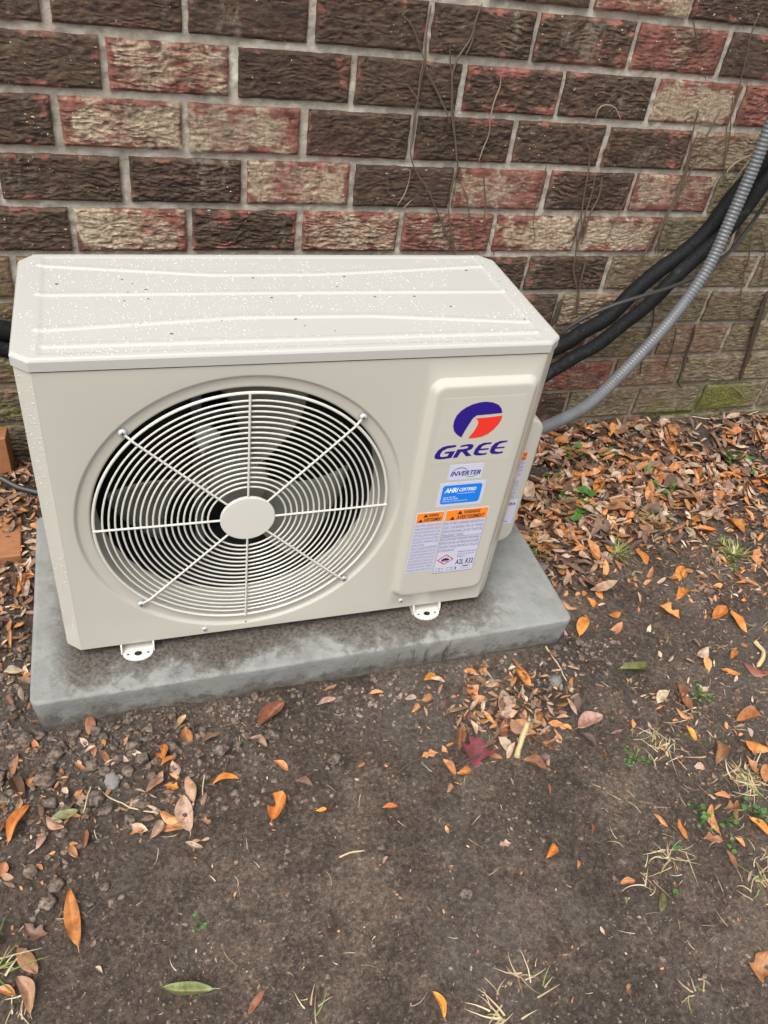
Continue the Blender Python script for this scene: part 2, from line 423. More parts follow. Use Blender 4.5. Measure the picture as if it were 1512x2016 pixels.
for k in range(-3, 11):
    off = XO + ROWOFF.get(k, 0) + (0 if k % 2 == 0 else .5 * BL)
    for i in range(-4, 12):
        if i == 11 and k % 2: continue
        jit = random.uniform(-.0022, .0022)
        a = off + (i + .5) * BL + jit
        z = ZO - (k + .5) * BC + random.uniform(-.001, .001)
        o = bpy.data.objects.new('brick', random.choice(BM)); col.objects.link(o); o.parent = wall
        o.location = (a, random.uniform(-.0012, .0015), z)
        o.rotation_euler = (0, random.uniform(-.006, .006) + (math.pi if random.random() < .5 else 0), 0)
        o.scale = (1 + random.uniform(-.008, .006), 1, 1 + random.uniform(-.015, .015))
        t = TYPES.get(k, {}).get(i) or (random.choice('DDWXRD') if k < 4 else random.choice('GMGmg'))
        c = T[t]
        o.color = tuple(max(0, min(1, q + random.uniform(-.07, .07) * (q > 0))) for q in c)
# mortar bed behind the bricks
xs = np.arange(-.85, 2.55, .0042); zs = np.arange(-.22, 1.15, .0042)
X, Zg = np.meshgrid(xs, zs)
yy = .0075 + (fbm(X * 80, Zg * 80, 77, 3) - .5) * .008 + (fbm(X * 9, Zg * 9, 78, 2) - .5) * .004
V = np.stack([X, yy, Zg], -1).reshape(-1, 3); i = np.arange(X.size).reshape(X.shape)
Fm = np.stack([i[:-1, :-1], i[:-1, 1:], i[1:, 1:], i[1:, :-1]], -1).reshape(-1, 4)
mo = bpy.data.objects.new('mortar', mesh('mortar', V, Fm.tolist(), MORTAR, None)); col.objects.link(mo); mo.parent = wall
bw = MB().box((-.86, .02, -.25), (2.56, .12, 1.16))
bo = bpy.data.objects.new('backing_wall', mesh('backing_wall', bw.v, bw.f, MORTAR, None, False)); col.objects.link(bo); bo.parent = wall
# ------------------------------------------------------------------ equipment pad
def rrect(x0, x1, z0, z1, r, n=8):
    pts = []
    for cx, cz, a in ((x1 - r, z0 + r, -90), (x1 - r, z1 - r, 0), (x0 + r, z1 - r, 90), (x0 + r, z0 + r, 180)):
        for k in range(n + 1):
            t = math.radians(a + 90 * k / n); pts.append((cx + r * math.cos(t), cz + r * math.sin(t)))
    return pts
def dens(pts, step):
    out = []
    for i in range(len(pts)):
        a = np.array(pts[i]); b = np.array(pts[(i + 1) % len(pts)]); m = max(1, int(np.linalg.norm(b - a) / step))
        out += [tuple(a + (b - a) * k / m) for k in range(m)]
    return out
base = dens(rrect(0, 1, 0, 1, .5e-3, 1), .02)
def slab_loop(ins, z, r, jit):
    P = dens(rrect(SX0 + ins, SX1 - ins, SY0 + ins, SY1 - ins, r, 6), .02)
    out = []
    for k, (x, y) in enumerate(P):
        yaw = (x - SX0) * .0082
        out.append((x + (float(vn(y * 30, z * 80, 5)) - .5) * jit, y + yaw - .004 + (float(vn(x * 30, z * 80, 6)) - .5) * jit, z + (float(vn(x * 14, y * 14, 9)) - .5) * jit * .6))
    return out
prof = [(.0045, -.074), (.0035, -.05), (.001, -.022), (.0, -.0055), (.0005, -.0030), (.0020, -.0011), (.0045, -.0002), (.0065, 0)]
Ls = []
for ins, z in prof:
    P = rrect(SX0 + ins, SX1 - ins, SY0 + ins, SY1 - ins, .014, 6)
    D = []
    for i in range(len(P)):
        a = np.array(P[i]); b = np.array(P[(i + 1) % len(P)]); m = 44 if abs(b[0] - a[0]) > .3 else (20 if abs(b[1] - a[1]) > .2 else 1)
        D += [a + (b - a) * k / m for k in range(m)]
    Ls.append([(x + (float(vn(y * 26, z * 60, 5)) - .5) * .0012, y + (x - SX0) * .0082 - .001 + (float(vn(x * 26, z * 60, 6)) - .5) * .0014 - (.0012 if x < .369 and -.02 < z < -.001 else 0), z + (float(vn(x * 14, y * 14, 9)) - .5) * .0016 * (z > -.01 and z < 0)) for x, y in D])
pad = MB().loops(Ls, cap0=True, cap1=True).obj('equipment_pad', SLAB, None, sharp=60)
tag(pad, 'low grey equipment pad with dirt stains carrying the outdoor unit', 'equipment pad')
# ------------------------------------------------------------------ outdoor unit
W, D, ZB, ZL, ZT, CHX, CHY, BX, BY = .73, .2917, .022, .5315, .5508, .0203, .0183, .019, .0219
unit = empty('outdoor_unit', (W / 2, D / 2, 0))
tag(unit, 'cream metal air conditioner outdoor unit with round wire fan grille standing on the grey pad', 'air conditioner')
def fillet(poly, r, n=4):
    out = []; m = len(poly)
    for i in range(m):
        p0, p, p1 = (np.array(poly[(i + k) % m], float) for k in (-1, 0, 1))
        d0 = (p0 - p) / np.linalg.norm(p0 - p); d1 = (p1 - p) / np.linalg.norm(p1 - p)
        ang = math.acos(np.clip(d0 @ d1, -1, 1)); t = r / math.tan(ang / 2)
        a = p + d0 * t; b = p + d1 * t
        for k in range(n + 1):
            s = k / n; q = (1 - s) ** 2 * a + 2 * s * (1 - s) * p + s * s * b
            out.append(tuple(q))
    return out
def outline(o=0.0):
    return [(CHX - o * .41, -o), (W - CHX + o * .41, -o), (W + o, CHY - o * .41), (W + o, D - BY + o * .41), (W - BX + o * .41, D + o), (BX - o * .41, D + o), (-o, D - BY + o * .41), (-o, CHY - o * .41)]
FO = fillet(outline(), .004)
fx0, fx1 = CHX + .00166, W - CHX - .00166
# side shell: everything except the front face (last point before front .. first after)
n5 = 5
order = FO[2 * n5 - 5 - 0:] if False else FO
shell = order[n5:] + order[:n5]          # starts at right front corner fillet, ends at left front fillet
sh = MB()
prof_s = [(0.004, ZB + .0), (0, ZB), (0, ZL)]
cxy = np.array([W / 2, D / 2])
sh.loops([[(x, y, ZB) for x, y in shell], [(x, y, ZL) for x, y in shell]], closed=False)
sh.add([(x, y, ZB + .001) for x, y in FO], [list(range(len(FO)))[::-1]])
casing = sh.obj('casing', PAINT, unit, sharp=40)
# front panel, fan side (polar grid with stamped recess and rolled opening)
FC = np.array([.281, .275]); xr = .527
corn = [(fx0, ZB), (xr, ZB), (xr, ZL), (fx0, ZL)]
angs = sorted(set(list(np.linspace(0, 2 * math.pi, 144, endpoint=False)) + [math.atan2(c[1] - FC[1], c[0] - FC[0]) % (2 * math.pi) for c in corn]))
def to_rect(a):
    c, s = math.cos(a), math.sin(a); ts = []
    if c > 1e-9: ts.append((xr - FC[0]) / c)
    if c < -1e-9: ts.append((fx0 - FC[0]) / c)
    if s > 1e-9: ts.append((ZL - FC[1]) / s)
    if s < -1e-9: ts.append((ZB - FC[1]) / s)
    t = min(ts); return (FC[0] + c * t, 0, FC[1] + s * t)
loops = [[to_rect(a) for a in angs]]
for r, y in ((.2425, 0), (.2405, .0002), (.2392, .0012), (.2376, .0040), (.2362, .0050), (.2345, .0053), (.2230, .0055), (.2205, .0060), (.2190, .0074), (.2180, .010), (.2170, .018), (.2140, .045), (.2125, .060)):
    loops.append([(FC[0] + r * math.cos(a), y, FC[1] + r * math.sin(a)) for a in angs])
fp = MB().loops(loops)
# front panel, service side with a raised rounded field
lp = [[(x, 0, z) for x, z in rrect(xr, fx1, ZB, ZL, .0004)]]
for ins, y, r in ((0, 0, .021), (.0012, -.0006, .0205), (.004, -.0038, .019), (.0085, -.0082, .016), (.0105, -.0093, .0145), (.0125, -.0097, .013), (.016, -.0097, .011)):
    lp.append([(x, y, z) for x, z in rrect(.5345 + ins, .7085 - ins, .0530 + ins, .4990 - ins, r)])
fp.loops(lp, cap1=True)
front = fp.obj('front_panel', PAINT, unit, sharp=38)
PY = -.0097
# lid with stamped ribs
LO = .0018
def lid_x(y):
    if y < CHY: l = CHX * (1 - y / CHY)
    elif y > D - BY: l = BX * (y - (D - BY)) / BY
    else: l = 0
    return l
rb = [((.029, .2555), (.263, .2235), (.423, .2240), (.697, .2500)), ((.029, .1665), (.352, .1650), (.700, .1600)),
      ((.029, .0705), (.281, .0940), (.465, .0905), (.698, .0620)), ((.039, .0306), (.350, .0306), (.697, .0306))]
ny_, nx_ = 250, 420
ys = -LO + (D + 2 * LO) * np.linspace(0, 1, ny_)
Xl = np.zeros((ny_, nx_)); Yl = np.zeros((ny_, nx_))
for j, y in enumerate(ys):
    yc = (y + LO) / (D + 2 * LO) * D
    l = lid_x(yc) - LO; Xl[j] = l + (W - 2 * l) * np.linspace(0, 1, nx_); Yl[j] = y
s2 = math.sqrt(.5)
dist = np.minimum.reduce([Xl + LO, W + LO - Xl, Yl + LO, D + LO - Yl,
                          (Xl + Yl * CHX / CHY - CHX) * s2 + LO, ((W - Xl) + Yl * CHX / CHY - CHX) * s2 + LO,
                          (Xl + (D - Yl) * BX / BY - BX) * s2 + LO, ((W - Xl) + (D - Yl) * BX / BY - BX) * s2 + LO])
dist = np.clip(dist, 0, None)
rr = .0045
edge = np.where(dist < rr, rr - np.sqrt(np.clip(rr ** 2 - (rr - dist) ** 2, 0, None)), 0)
Zl = ZT - edge
def segd(px, py, a, b):
    a = np.array(a); b = np.array(b); d = b - a
    t = np.clip(((px - a[0]) * d[0] + (py - a[1]) * d[1]) / (d @ d), 0, 1)
    return np.hypot(px - a[0] - t * d[0], py - a[1] - t * d[1])
for R_ in rb:
    dm = np.minimum.reduce([segd(Xl, Yl, R_[k], R_[k + 1]) for k in range(len(R_) - 1)])
    Zl = Zl + .0022 * (1 - sst(.0030, .0072, dm))
Zl = Zl - .0012 * sst(.028, .036, np.minimum(np.minimum(Xl, W - Xl), 1.0)) * sst(.008, .014, Yl) * sst(.008, .014, D - Yl)
lid = MB()
V = np.stack([Xl, Yl, Zl], -1).reshape(-1, 3); i = np.arange(ny_ * nx_).reshape(ny_, nx_)
lid.add(V.tolist(), np.stack([i[:-1, :-1], i[:-1, 1:], i[1:, 1:], i[1:, :-1]], -1).reshape(-1, 4).tolist())
ringi = list(i[0, :]) + list(i[1:, -1]) + list(i[-1, -2::-1]) + list(i[-2:0:-1, 0])
rv = V[ringi]
lo1 = rv.copy(); lo1[:, 2] = ZL + .0022
lo2 = lo1.copy(); ctr = np.array([W / 2, D / 2, 0]); lo2[:, :2] += (ctr[:2] - lo1[:, :2]) * .012
up = rv.copy(); up[:, 2] = ZT - rr + .0001
lid.loops([rv.tolist(), lo1.tolist(), lo2.tolist()], flip=True)
top = lid.obj('lid', LID_SKYTONE, unit, sharp=55)
# inside: coil, partition, base pan, motor, bracket and added dark sheets
coil = MB().box((.012, D - .022, .032), (W - .03, D - .006, ZL - .012)).box((.006, .03, .032), (.014, D - .022, ZL - .012)).obj('coil', BLACK, unit)  # left box added dark to stop light bouncing off the cream shell
MB().box((.512, .066, .03), (.516, D - .024, ZL - .01)).obj('partition', DGREY, unit)
MB().box((.012, .062, .026), (W - .012, D - .024, .034)).obj('base_pan', DGREY, unit)
MB().box((.012, .066, ZL - .012), (W - .03, D - .024, ZL - .008)).obj('dark_bounce_blocker', BLACK, unit)  # black sheet added under the lid to keep the inside dark
mb = MB()
for xx in (.232, .318): mb.box((xx - .008, .205, .036), (xx + .008, .222, ZL - .014))
mb.box((.224, .198, .22), (.326, .204, .33)); mb.box((.2, .198, .425), (.36, .204, .45))
mb.obj('motor_bracket', plain('galvanised', (.20, .20, .19), .4, Metallic=.5), unit)
def disc(c, r, y0, y1, n=32, dome=0.0):
    a = np.linspace(0, 2 * math.pi, n, endpoint=False)
    prof = [(r, y1), (r, y0 + (y1 - y0) * .2), (r * .93, y0), (r * .6, y0 - dome * .7), (r * .02, y0 - dome)]
    return [[(c[0] + q * math.cos(t), y, c[1] + q * math.sin(t)) for t in a] for q, y in prof]
MB().loops(disc(FC, .045, .150, .198), flip=False, cap1=True).obj('motor', DGREY, unit)
fan = MB().loops(disc(FC, .048, .075, .14, dome=.006), cap1=True).obj('fan_hub', BLADE, unit)
for a0 in (52, 172, 292):
    V = []; nr, na = 10, 12
    for i1 in range(nr):
        for j1 in range(na):
            r = .045 + (.196 - .045) * i1 / (nr - 1); sw = 28 + 26 * (i1 / (nr - 1)) ** .7
            a = math.radians(a0 + 14 * (i1 / (nr - 1)) ** 2 + sw * (j1 / (na - 1) - .12))
            V.append((FC[0] + r * math.cos(a), .075 + .06 * (j1 / (na - 1)) + .01 * math.sin(math.pi * j1 / (na - 1)), FC[1] + r * math.sin(a)))
    fq = [[i1 * na + j1, i1 * na + j1 + 1, (i1 + 1) * na + j1 + 1, (i1 + 1) * na + j1] for i1 in range(nr - 1) for j1 in range(na - 1)]
    b = obj('blade', V, fq, BLADE, fan)
    so = b.modifiers.new('thickness', 'SOLIDIFY'); so.thickness = .003
# lug of the motor mount seen through the grille
lp_ = [at(u, v, 1, .145) for u, v in ((383, 858), (392, 842), (412, 838), (432, 852), (446, 900), (440, 962), (412, 978), (398, 960), (400, 905))]
lug = MB().loops([[(q[0], .150, q[2]) for q in lp_], [(q[0], .145, q[2]) for q in lp_]], cap1=True, flip=True).obj('mount_lug', plain('lug_grey', (.55, .55, .50), .5), unit, smooth=False)
# wire grille
GY = -.0015
def ring_tube(R, r, n=120, m=7, dome=0.0):
    B = MB(); L = []
    for a in np.linspace(0, 2 * math.pi, n, endpoint=False):
        L.append([(FC[0] + (R + r * math.cos(t)) * math.cos(a), GY + dome + r * math.sin(t), FC[1] + (R + r * math.cos(t)) * math.sin(a)) for t in np.linspace(0, 2 * math.pi, m, endpoint=False)])
    L.append(L[0]); return B.loops(L)
gr = ring_tube(.2155, .0022, 144, 8).obj('fan_grille', GRILLE, unit)
def gdome(R): return -.002 * (1 - (R / .2155) ** 2)
R = .2035
while R > .050:
    ring_tube(R, .00145, 120, 6, gdome(R)).obj('ring_wire', GRILLE, gr)
    R -= .00858
for k in range(8):
    a = math.radians(45 * k + (0.4 if k % 2 else 0)); Re = .2295 if k % 2 else .2165
    rs = np.linspace(.036, Re, 24)
    pts = [(FC[0] + q * math.cos(a), GY - .0026 + gdome(q) + (.004 * sst(.212, .229, q) if k % 2 else 0), FC[1] + q * math.sin(a)) for q in rs]
    MB().tube(pts, .0017, 7).obj('spoke', GRILLE, gr)
a_ = np.linspace(0, 2 * math.pi, 48, endpoint=False)
hubl = [[(FC[0] + q * math.cos(t), GY + y, FC[1] + q * math.sin(t)) for t in a_] for q, y in ((.0405, -.002), (.0410, -.0042), (.0406, -.0058), (.0396, -.0066), (.030, -.0068), (.001, -.0069))]
MB().loops(hubl, flip=False, cap1=True).obj('grille_hub', GRILLE, gr)
def screw(x, z, y, r, parent=unit):
    a = np.linspace(0, 2 * math.pi, 16, endpoint=False)
    L = [[(x + q * math.cos(t), y + yy, z + q * math.sin(t)) for t in a] for q, yy in ((r, .002), (r, -.0004), (r * .9, -.0014), (r * .6, -.0024), (r * .02, -.0028))]
    o = MB().loops(L, cap1=True).obj('screw', STEEL, parent, sharp=None)
    s = r * .5
    MB().box((x - s, y - .0031, z - s * .22), (x + s, y - .0024, z + s * .22)).box((x - s * .22, y - .0032, z - s), (x + s * .22, y - .0025, z + s)).obj('screw_slot', DGREY, o)
for k in (1, 3, 5, 7):
    a = math.radians(45 * k + .4); screw(FC[0] + .2305 * math.cos(a), FC[1] + .2305 * math.sin(a), .0005, .0056)
screw(.2147, .0336, 0, .0045); screw(.5572, .0402, 0, .0045)
MB().loops([[(.2824 + .0014 * math.cos(t), -.0003, .0506 - .012 + .0014 * math.sin(t)) for t in a_[::4]]], cap1=True).obj('drain_hole_shade', HOLE_SHADE, unit)
# mounting feet
def foot(xc, w):
    f = empty('mounting_foot', (xc, -.005, 0), unit)
    y0, y1, n = -.020, .055, 10
    pts = [(xc + w / 2, y1), (xc - w / 2, y1), (xc - w / 2, y0 + .012)]
    for k in range(1, n): 
        t = k / n; pts.append((xc - w / 2 + w * t, y0 + .012 - .013 * math.sin(math.pi * t) ** .55))
    pts.append((xc + w / 2, y0 + .012))
    MB().loops([[(x, y, .0008) for x, y in pts], [(x, y, .0032) for x, y in pts]], cap0=True, cap1=True, flip=True).obj('foot_plate', WHITEFT, f, sharp=40)
    for s in (-1, 1):
        x = xc + s * (w / 2 + .0016)
        fl = [(x - .0014, y0 + .016, .001), (x - .0014, y1, .001), (x - .0014, y1, .024), (x - .0014, .004, .024), (x - .0014, -.001, .018), (x - .0014, y0 + .016, .010)]
        fr = [(q[0] + .0026, q[1], q[2]) for q in fl]
        MB().loops([fl, fr], cap0=True, cap1=True).obj('foot_flange', WHITEFT, f, smooth=False)
    for dx, r in ((0, .0062), (-.016, .0022), (.016, .0022)):
        MB().add([(xc + dx + r * math.cos(t), y0 + .013 + (r * .78) * math.sin(t), .0034) for t in a_[::3]], [list(range(16))]).obj('bolt_hole_shade', HOLE_SHADE, f)
foot(.1065, .047); foot(.6105, .047)
# service valve cover on the right flank
cv = []
for ins, y, r in ((.005, .0600, .022), (.0015, .0612, .0255), (0, .0645, .027), (0, .215, .027), (.006, .235, .022)):
    cv.append([(x, y, z) for x, z in rrect(.700 + ins, .7825 - ins, .098 + ins, .372 - ins, r)])
cover = MB().loops(cv, cap0=True, cap1=True, flip=True).obj('valve_cover', PAINT, unit, sharp=50)
# ------------------------------------------------------------------ stickers and lettering
_tmp = {}
def text_mesh(s, bold=0.0, shear=0.0, space=1.0):
    c = bpy.data.curves.new('t', 'FONT'); c.body = s; c.size = 1; c.resolution_u = 3; c.offset = bold; c.shear = shear; c.space_character = space
    c.fill_mode = 'FRONT'
    o = bpy.data.objects.new('t', c); col.objects.link(o)
    dg = bpy.context.evaluated_depsgraph_get()
    m = bpy.data.meshes.new_from_object(o.evaluated_get(dg))
    v = np.zeros(len(m.vertices) * 3); m.vertices.foreach_get('co', v); v = v.reshape(-1, 3)[:, :2]
    f = [list(p.vertices) for p in m.polygons]
    bpy.data.objects.remove(o); bpy.data.curves.remove(c); bpy.data.meshes.remove(m)
    return v, f
def text_in(B, s, x0, x1, z0, z1, y, bold=0.0, shear=0.0, fit=True):
    """lettering filled into the box x0..x1, z0..z1 of the plane y"""
    v, f = text_mesh(s, bold, shear)
    if not len(v): return
    a, b = v.min(0), v.max(0)
    sz = (z1 - z0) / .73
    sxx = (x1 - x0) / (b[0] - a[0]) if fit else sz * .8
    lo = min(a[1], 0) if not fit else 0
    B.add([(x0 + (p[0] - a[0]) * sxx, y, z0 + p[1] * sz) for p in v], f)
def plate(name, x0, x1, z0, z1, mat, parent, y, r=.001, th=.0003):
    p = rrect(x0, x1, z0, z1, r, 4)
    return MB().loops([[(x, y, z) for x, z in p], [(x, y - th, z) for x, z in p]], cap1=True).obj(name, mat, parent, smooth=False)
def panel_pt(zx, zy): 
    q = at(760 + zx * .238095, 720 + zy * .238095, 1, PY - .0005); return (q[0], PY - .0006, q[2])
dec = plate('logo_decal', .5560, .6875, .3520, .4700, DECAL, unit, PY, .002)
blue = [(962, 390), (955, 352), (930, 322), (885, 303), (830, 297), (775, 303), (720, 318), (665, 343), (620, 374), (585, 412), (563, 455), (555, 500), (562, 540), (585, 570), (622, 592), (650, 542), (690, 478), (718, 435), (750, 411), (850, 402)]
red = [(738, 436), (757, 446), (764, 468), (752, 502), (725, 545), (678, 600), (735, 598), (790, 587), (840, 565), (890, 528), (930, 484), (952, 448), (962, 412), (850, 426)]
def poly(B, pts): B.add([panel_pt(*p) for p in pts], [list(range(len(pts)))[::-1]])
B = MB(); poly(B, blue); B.obj('logo_blue_field', NAVY, dec, smooth=False)
B = MB(); poly(B, red); B.obj('logo_red_field', RED, dec, smooth=False)
lets = [[(585, 655), (520, 660), (470, 672), (430, 700), (405, 735), (399, 760), (412, 773), (450, 775), (540, 762), (572, 705), (490, 712), (483, 727), (522, 725), (508, 748), (462, 756), (445, 748), (450, 728), (470, 703), (505, 685), (555, 676), (575, 672)],
        [(626, 657), (690, 647), (722, 651), (724, 668), (706, 690), (668, 705), (706, 743), (662, 750), (630, 712), (618, 713), (588, 759), (551, 763), (592, 692), (645, 688), (672, 681), (682, 671), (672, 664), (610, 674)],
        [(877, 632), (810, 637), (768, 655), (737, 690), (722, 725), (735, 740), (780, 742), (828, 733), (836, 719), (790, 725), (763, 718), (769, 701), (845, 693), (852, 680), (780, 686), (800, 662), (830, 651), (866, 647)],
        [(1008, 617), (945, 622), (902, 640), (872, 670), (857, 710), (870, 728), (915, 730), (962, 722), (970, 707), (925, 712), (898, 705), (904, 687), (975, 680), (983, 667), (914, 673), (935, 647), (965, 636), (997, 631)]]
B = MB()
for L in lets: poly(B, L)
B.obj('brand_lettering', NAVY, dec, smooth=False)
Y1 = PY - .0005
s1 = plate('inverter_sticker', .5895, .6470, .3172, .3470, S_WHITE, unit, PY)
B = MB(); text_in(B, 'INVERTER', .5930, .6440, .3258, .3348, Y1, .025, .25); 
def arc(B, cx, cz, rx, rz, a0, a1, th, y):
    t = np.radians(np.linspace(a0, a1, 18)); n = len(t)
    w_ = th * np.sin(np.pi * np.linspace(.08, .92, n))
    v = [(cx + (rx + w_[k] / 2) * math.cos(t[k]), y, cz + (rz + w_[k] / 2) * math.sin(t[k])) for k in range(n)] + [(cx + (rx - w_[k] / 2) * math.cos(t[k]), y, cz + (rz - w_[k] / 2) * math.sin(t[k])) for k in range(n)]
    B.add(v, [[k, k + 1, n + k + 1, n + k] for k in range(n - 1)])
arc(B, .6085, .3325, .0125, .0085, 20, 165, .0014, Y1); B.obj('lettering', NAVY, s1, smooth=False)
B = MB(); arc(B, .6295, .3290, .0115, .0072, 195, 345, .0015, Y1); B.obj('green_arc', GREEN, s1, smooth=False)
s2_ = plate('certificate_sticker', .5795, .6582, .2632, .3122, S_WHITE, unit, PY)
bf = plate('blue_field', .5855, .6530, .2690, .3070, S_BLUE, s2_, PY - .0003, .005)
B = MB(); text_in(B, 'AHRI', .5895, .6125, .2925, .3020, Y1 - .0003, .03, .2); text_in(B, 'CERTIFIED', .6145, .6435, .2935, .3005, Y1 - .0003, .018, .2)
text_in(B, 'www.ahridirectory.org', .612, .642, .2885, .2908, Y1 - .0003); text_in(B, 'Unitary Small HP', .589, .610, .2815, .2845, Y1 - .0003); text_in(B, 'AHRI Standard 210/240', .589, .615, .2775, .2805, Y1 - .0003)
text_in(B, 'Certification applies only when the complete system is listed', .589, .632, .2735, .2758, Y1 - .0003)
B.obj('lettering', INKW, s2_, smooth=False)
def warning(x0, x1, z0, z1, zo, name, blocks, parent, y):
    s = plate(name, x0, x1, z0, z1, S_WHITE, parent, y, .002)
    plate('orange_band', x0 + .0014, x1 - .0014, zo, z1 - .0014, S_ORANGE, s, y - .0003, .0012)
    yt = y - .0008; w_ = x1 - x0; hz = (z1 - zo) / 2
    B = MB()
    def tri(cx, z, s_): B.add([(cx - s_ * .6, yt, z), (cx + s_ * .6, yt, z), (cx, yt, z + s_)], [(0, 1, 2)])
    text_in(B, 'WARNING', x0 + w_ * .42, x0 + w_ * .80, zo + hz + .0012, z1 - .0034, yt, .022); tri(x0 + w_ * .33, zo + hz + .0008, hz * .66)
    text_in(B, 'AVERTISSEMENT', x0 + w_ * .28, x0 + w_ * .93, zo + .0022, zo + hz - .0012, yt, .022); tri(x0 + w_ * .18, zo + .0016, hz * .66)
    B.obj('warning_lettering', INK, s, smooth=False)
    return s
sw1 = warning(.5500, .5985, .1190, .2545, .2330, 'device_warning_sticker', None, unit, PY)
B = MB(); yt = PY - .0005
l1 = ["RISK OF FIRE. AUXILIARY DEVICES", "WHICH MAY BE IGNITION SOURCES", "SHALL NOT BE INSTALLED IN THE", "DUCTWORK, OTHER THAN AUXILIARY", "DEVICES LISTED FOR USE WITH", "THE SPECIFIC APPLIANCE. SEE", "INSTRUCTIONS.", "RISQUE D'INCENDIE. LES DISPOSITIFS", "AUXILIAIRES POUVANT ETRE DES", "SOURCES D'INFLAMMATION NE", "DOIVENT PAS ETRE INSTALLES DANS", "LES CONDUITS, AUTRES QUE LES", "DISPOSITIFS AUXILIAIRES LISTES", "POUR ETRE UTILISES AVEC L'APPAREIL", "SPECIFIQUE. VOIR INSTRUCTIONS."]
zt = .2300; dz = (.2300 - .1205) / len(l1)
for k, t in enumerate(l1):
    x1_ = .5970 if len(t) > 20 else .5745
    text_in(B, t, .5515, x1_, zt - (k + .82) * dz, zt - (k + .14) * dz, yt, -.004)
B.box((.5755, yt - .0001, zt - 7.05 * dz), (.597, yt, zt - 7.0 * dz)); B.obj('lettering', INKG, sw1, smooth=False)
sw2 = warning(.6005, .6765, .1095, .2550, .2315, 'refrigerant_warning_sticker', None, unit, PY)
B = MB()
for a, b in (((.6013, .1103), (.6757, .1108)), ((.6013, .1103), (.6017, .2310)), ((.6753, .1103), (.6757, .2310)), ((.6013, .1943), (.6757, .1947))):
    B.box((a[0], yt - .0001, a[1]), (b[0], yt, b[1]))
B.obj('frame_line', INK, sw2, smooth=False)
B = MB()
l2 = [("RISK OF FIRE. FLAMMABLE REFRIGERANT", 1), ("USED. TO BE REPAIRED ONLY BY TRAINED", 1), ("SERVICE PERSONNEL. DO NOT PUNCTURE", 1), ("REFRIGERANT TUBING.", .56)]
for k, (t, fr_) in enumerate(l2): text_in(B, t, .6030, .6030 + .0705 * fr_, .2298 - (k + .85) * .0089, .2298 - (k + .15) * .0089, yt, -.002)
l3 = [("RISQUE D'INCENDIE. REFRIGERANT INFLAMMABLE.", 1), ("REPARATION PAR UNE PERSONNE QUALIFIEE", 1), ("SEULEMENT. NE PAS PERFORER LA TUBULURE", 1), ("DE REFRIGERANT.", .42)]
for k, (t, fr_) in enumerate(l3): text_in(B, t, .6030, .6030 + .0705 * fr_, .1935 - (k + .85) * .0085, .1935 - (k + .15) * .0085, yt, -.002)
for k, t in enumerate(("Refrigerant Safety Group", "groupe de securite de", "refrigerant")): text_in(B, t, .6400, .6400 + (.0335, .030, .016)[k], .1555 - k * .0058, .1600 - k * .0058, yt, -.002)
B.obj('lettering', INKG, sw2, smooth=False)
B = MB(); text_in(B, 'A2L R32', .6400, .6730, .1270, .1392, yt, .012)
# flame pictogram and small manual symbols
fx, fz = .6195, .1415
for dx, h, wv in ((-.0055, .004, .0022), (-.003, .0065, .0024), (0, .0085, .003), (.003, .007, .0024), (.0055, .0045, .0022)):
    B.add([(fx + dx - wv / 2 * 1.6, yt, fz - .0025), (fx + dx + wv / 2 * 1.6, yt, fz - .0025), (fx + dx + wv * .7, yt, fz + .001), (fx + dx * 1.1, yt, fz - .0025 + h), (fx + dx - wv * .7, yt, fz + .001)], [[0, 1, 2, 3, 4]])
B.box((fx - .006, yt - .0001, fz - .005), (fx + .006, yt, fz - .004))
B.box((.6560, yt - .0001, .1200), (.6655, yt, .1218)).box((.6425, yt - .0001, .1150), (.6440, yt, .1205))
B.obj('symbol', INK, sw2, smooth=False)
B = MB()
o1 = [(fx - .0155, fz), (fx, fz - .0125), (fx + .0155, fz), (fx, fz + .0125)]; o2 = [(fx + (x - fx) * .82, fz + (z - fz) * .82) for x, z in o1]
B.loops([[(x, yt, z) for x, z in o1], [(x, yt, z) for x, z in o2]]); B.obj('hazard_diamond', S_RED, sw2, smooth=False)
B = MB()
def frame_rect(B, x0, x1, z0, z1, t):
    for a, b in (((x0, z0), (x1, z0 + t)), ((x0, z1 - t), (x1, z1)), ((x0, z0), (x0 + t, z1)), ((x1 - t, z0), (x1, z1))): B.box((a[0], yt - .0001, a[1]), (b[0], yt, b[1]))
frame_rect(B, .6060, .6125, .1140, .1215, .0005); frame_rect(B, .6125, .6190, .1140, .1215, .0005); frame_rect(B, .6260, .6350, .1145, .1215, .0005); frame_rect(B, .6350, .6420, .1145, .1215, .0005); frame_rect(B, .6530, .6690, .1155, .1235, .0004)
B.obj('manual_symbol', INKG, sw2, smooth=False)
# stickers on the valve cover, seen edge-on past the corner: they sit on the cover's front-facing flank
c1 = MB().box((.7325, .0595, .2036), (.7650, .0600, .3075)).obj('cover_warning_sticker', S_WHITE, cover, smooth=False)
MB().box((.7330, .0591, .2890), (.7643, .0595, .3068)).obj('orange_band', S_ORANGE, c1, smooth=False)
B = MB(); text_in(B, 'WARNING', .7350, .7635, .2990, .3050, .0589, .005); text_in(B, 'AVERTISSEMENT', .7340, .7638, .2905, .2965, .0589, .005); B.obj('warning_lettering', INK, c1, smooth=False)
B = MB()
for k, t in enumerate(("ELECTRIC SHOCK", "HAZARD. CAN CAUSE", "INJURY OR DEATH", "DISCONNECT ALL", "", "CHOC ELECTRIQUE", "PEUT CAUSER DES", "BLESSURES OU LA", "MORT. DEBRANCHER", "L'APPAREIL")):
    if t: text_in(B, t, .7335, .7640, .2805 - k * .0083, .2865 - k * .0083, .0593, .0)
B.obj('lettering', INKG, c1, smooth=False)
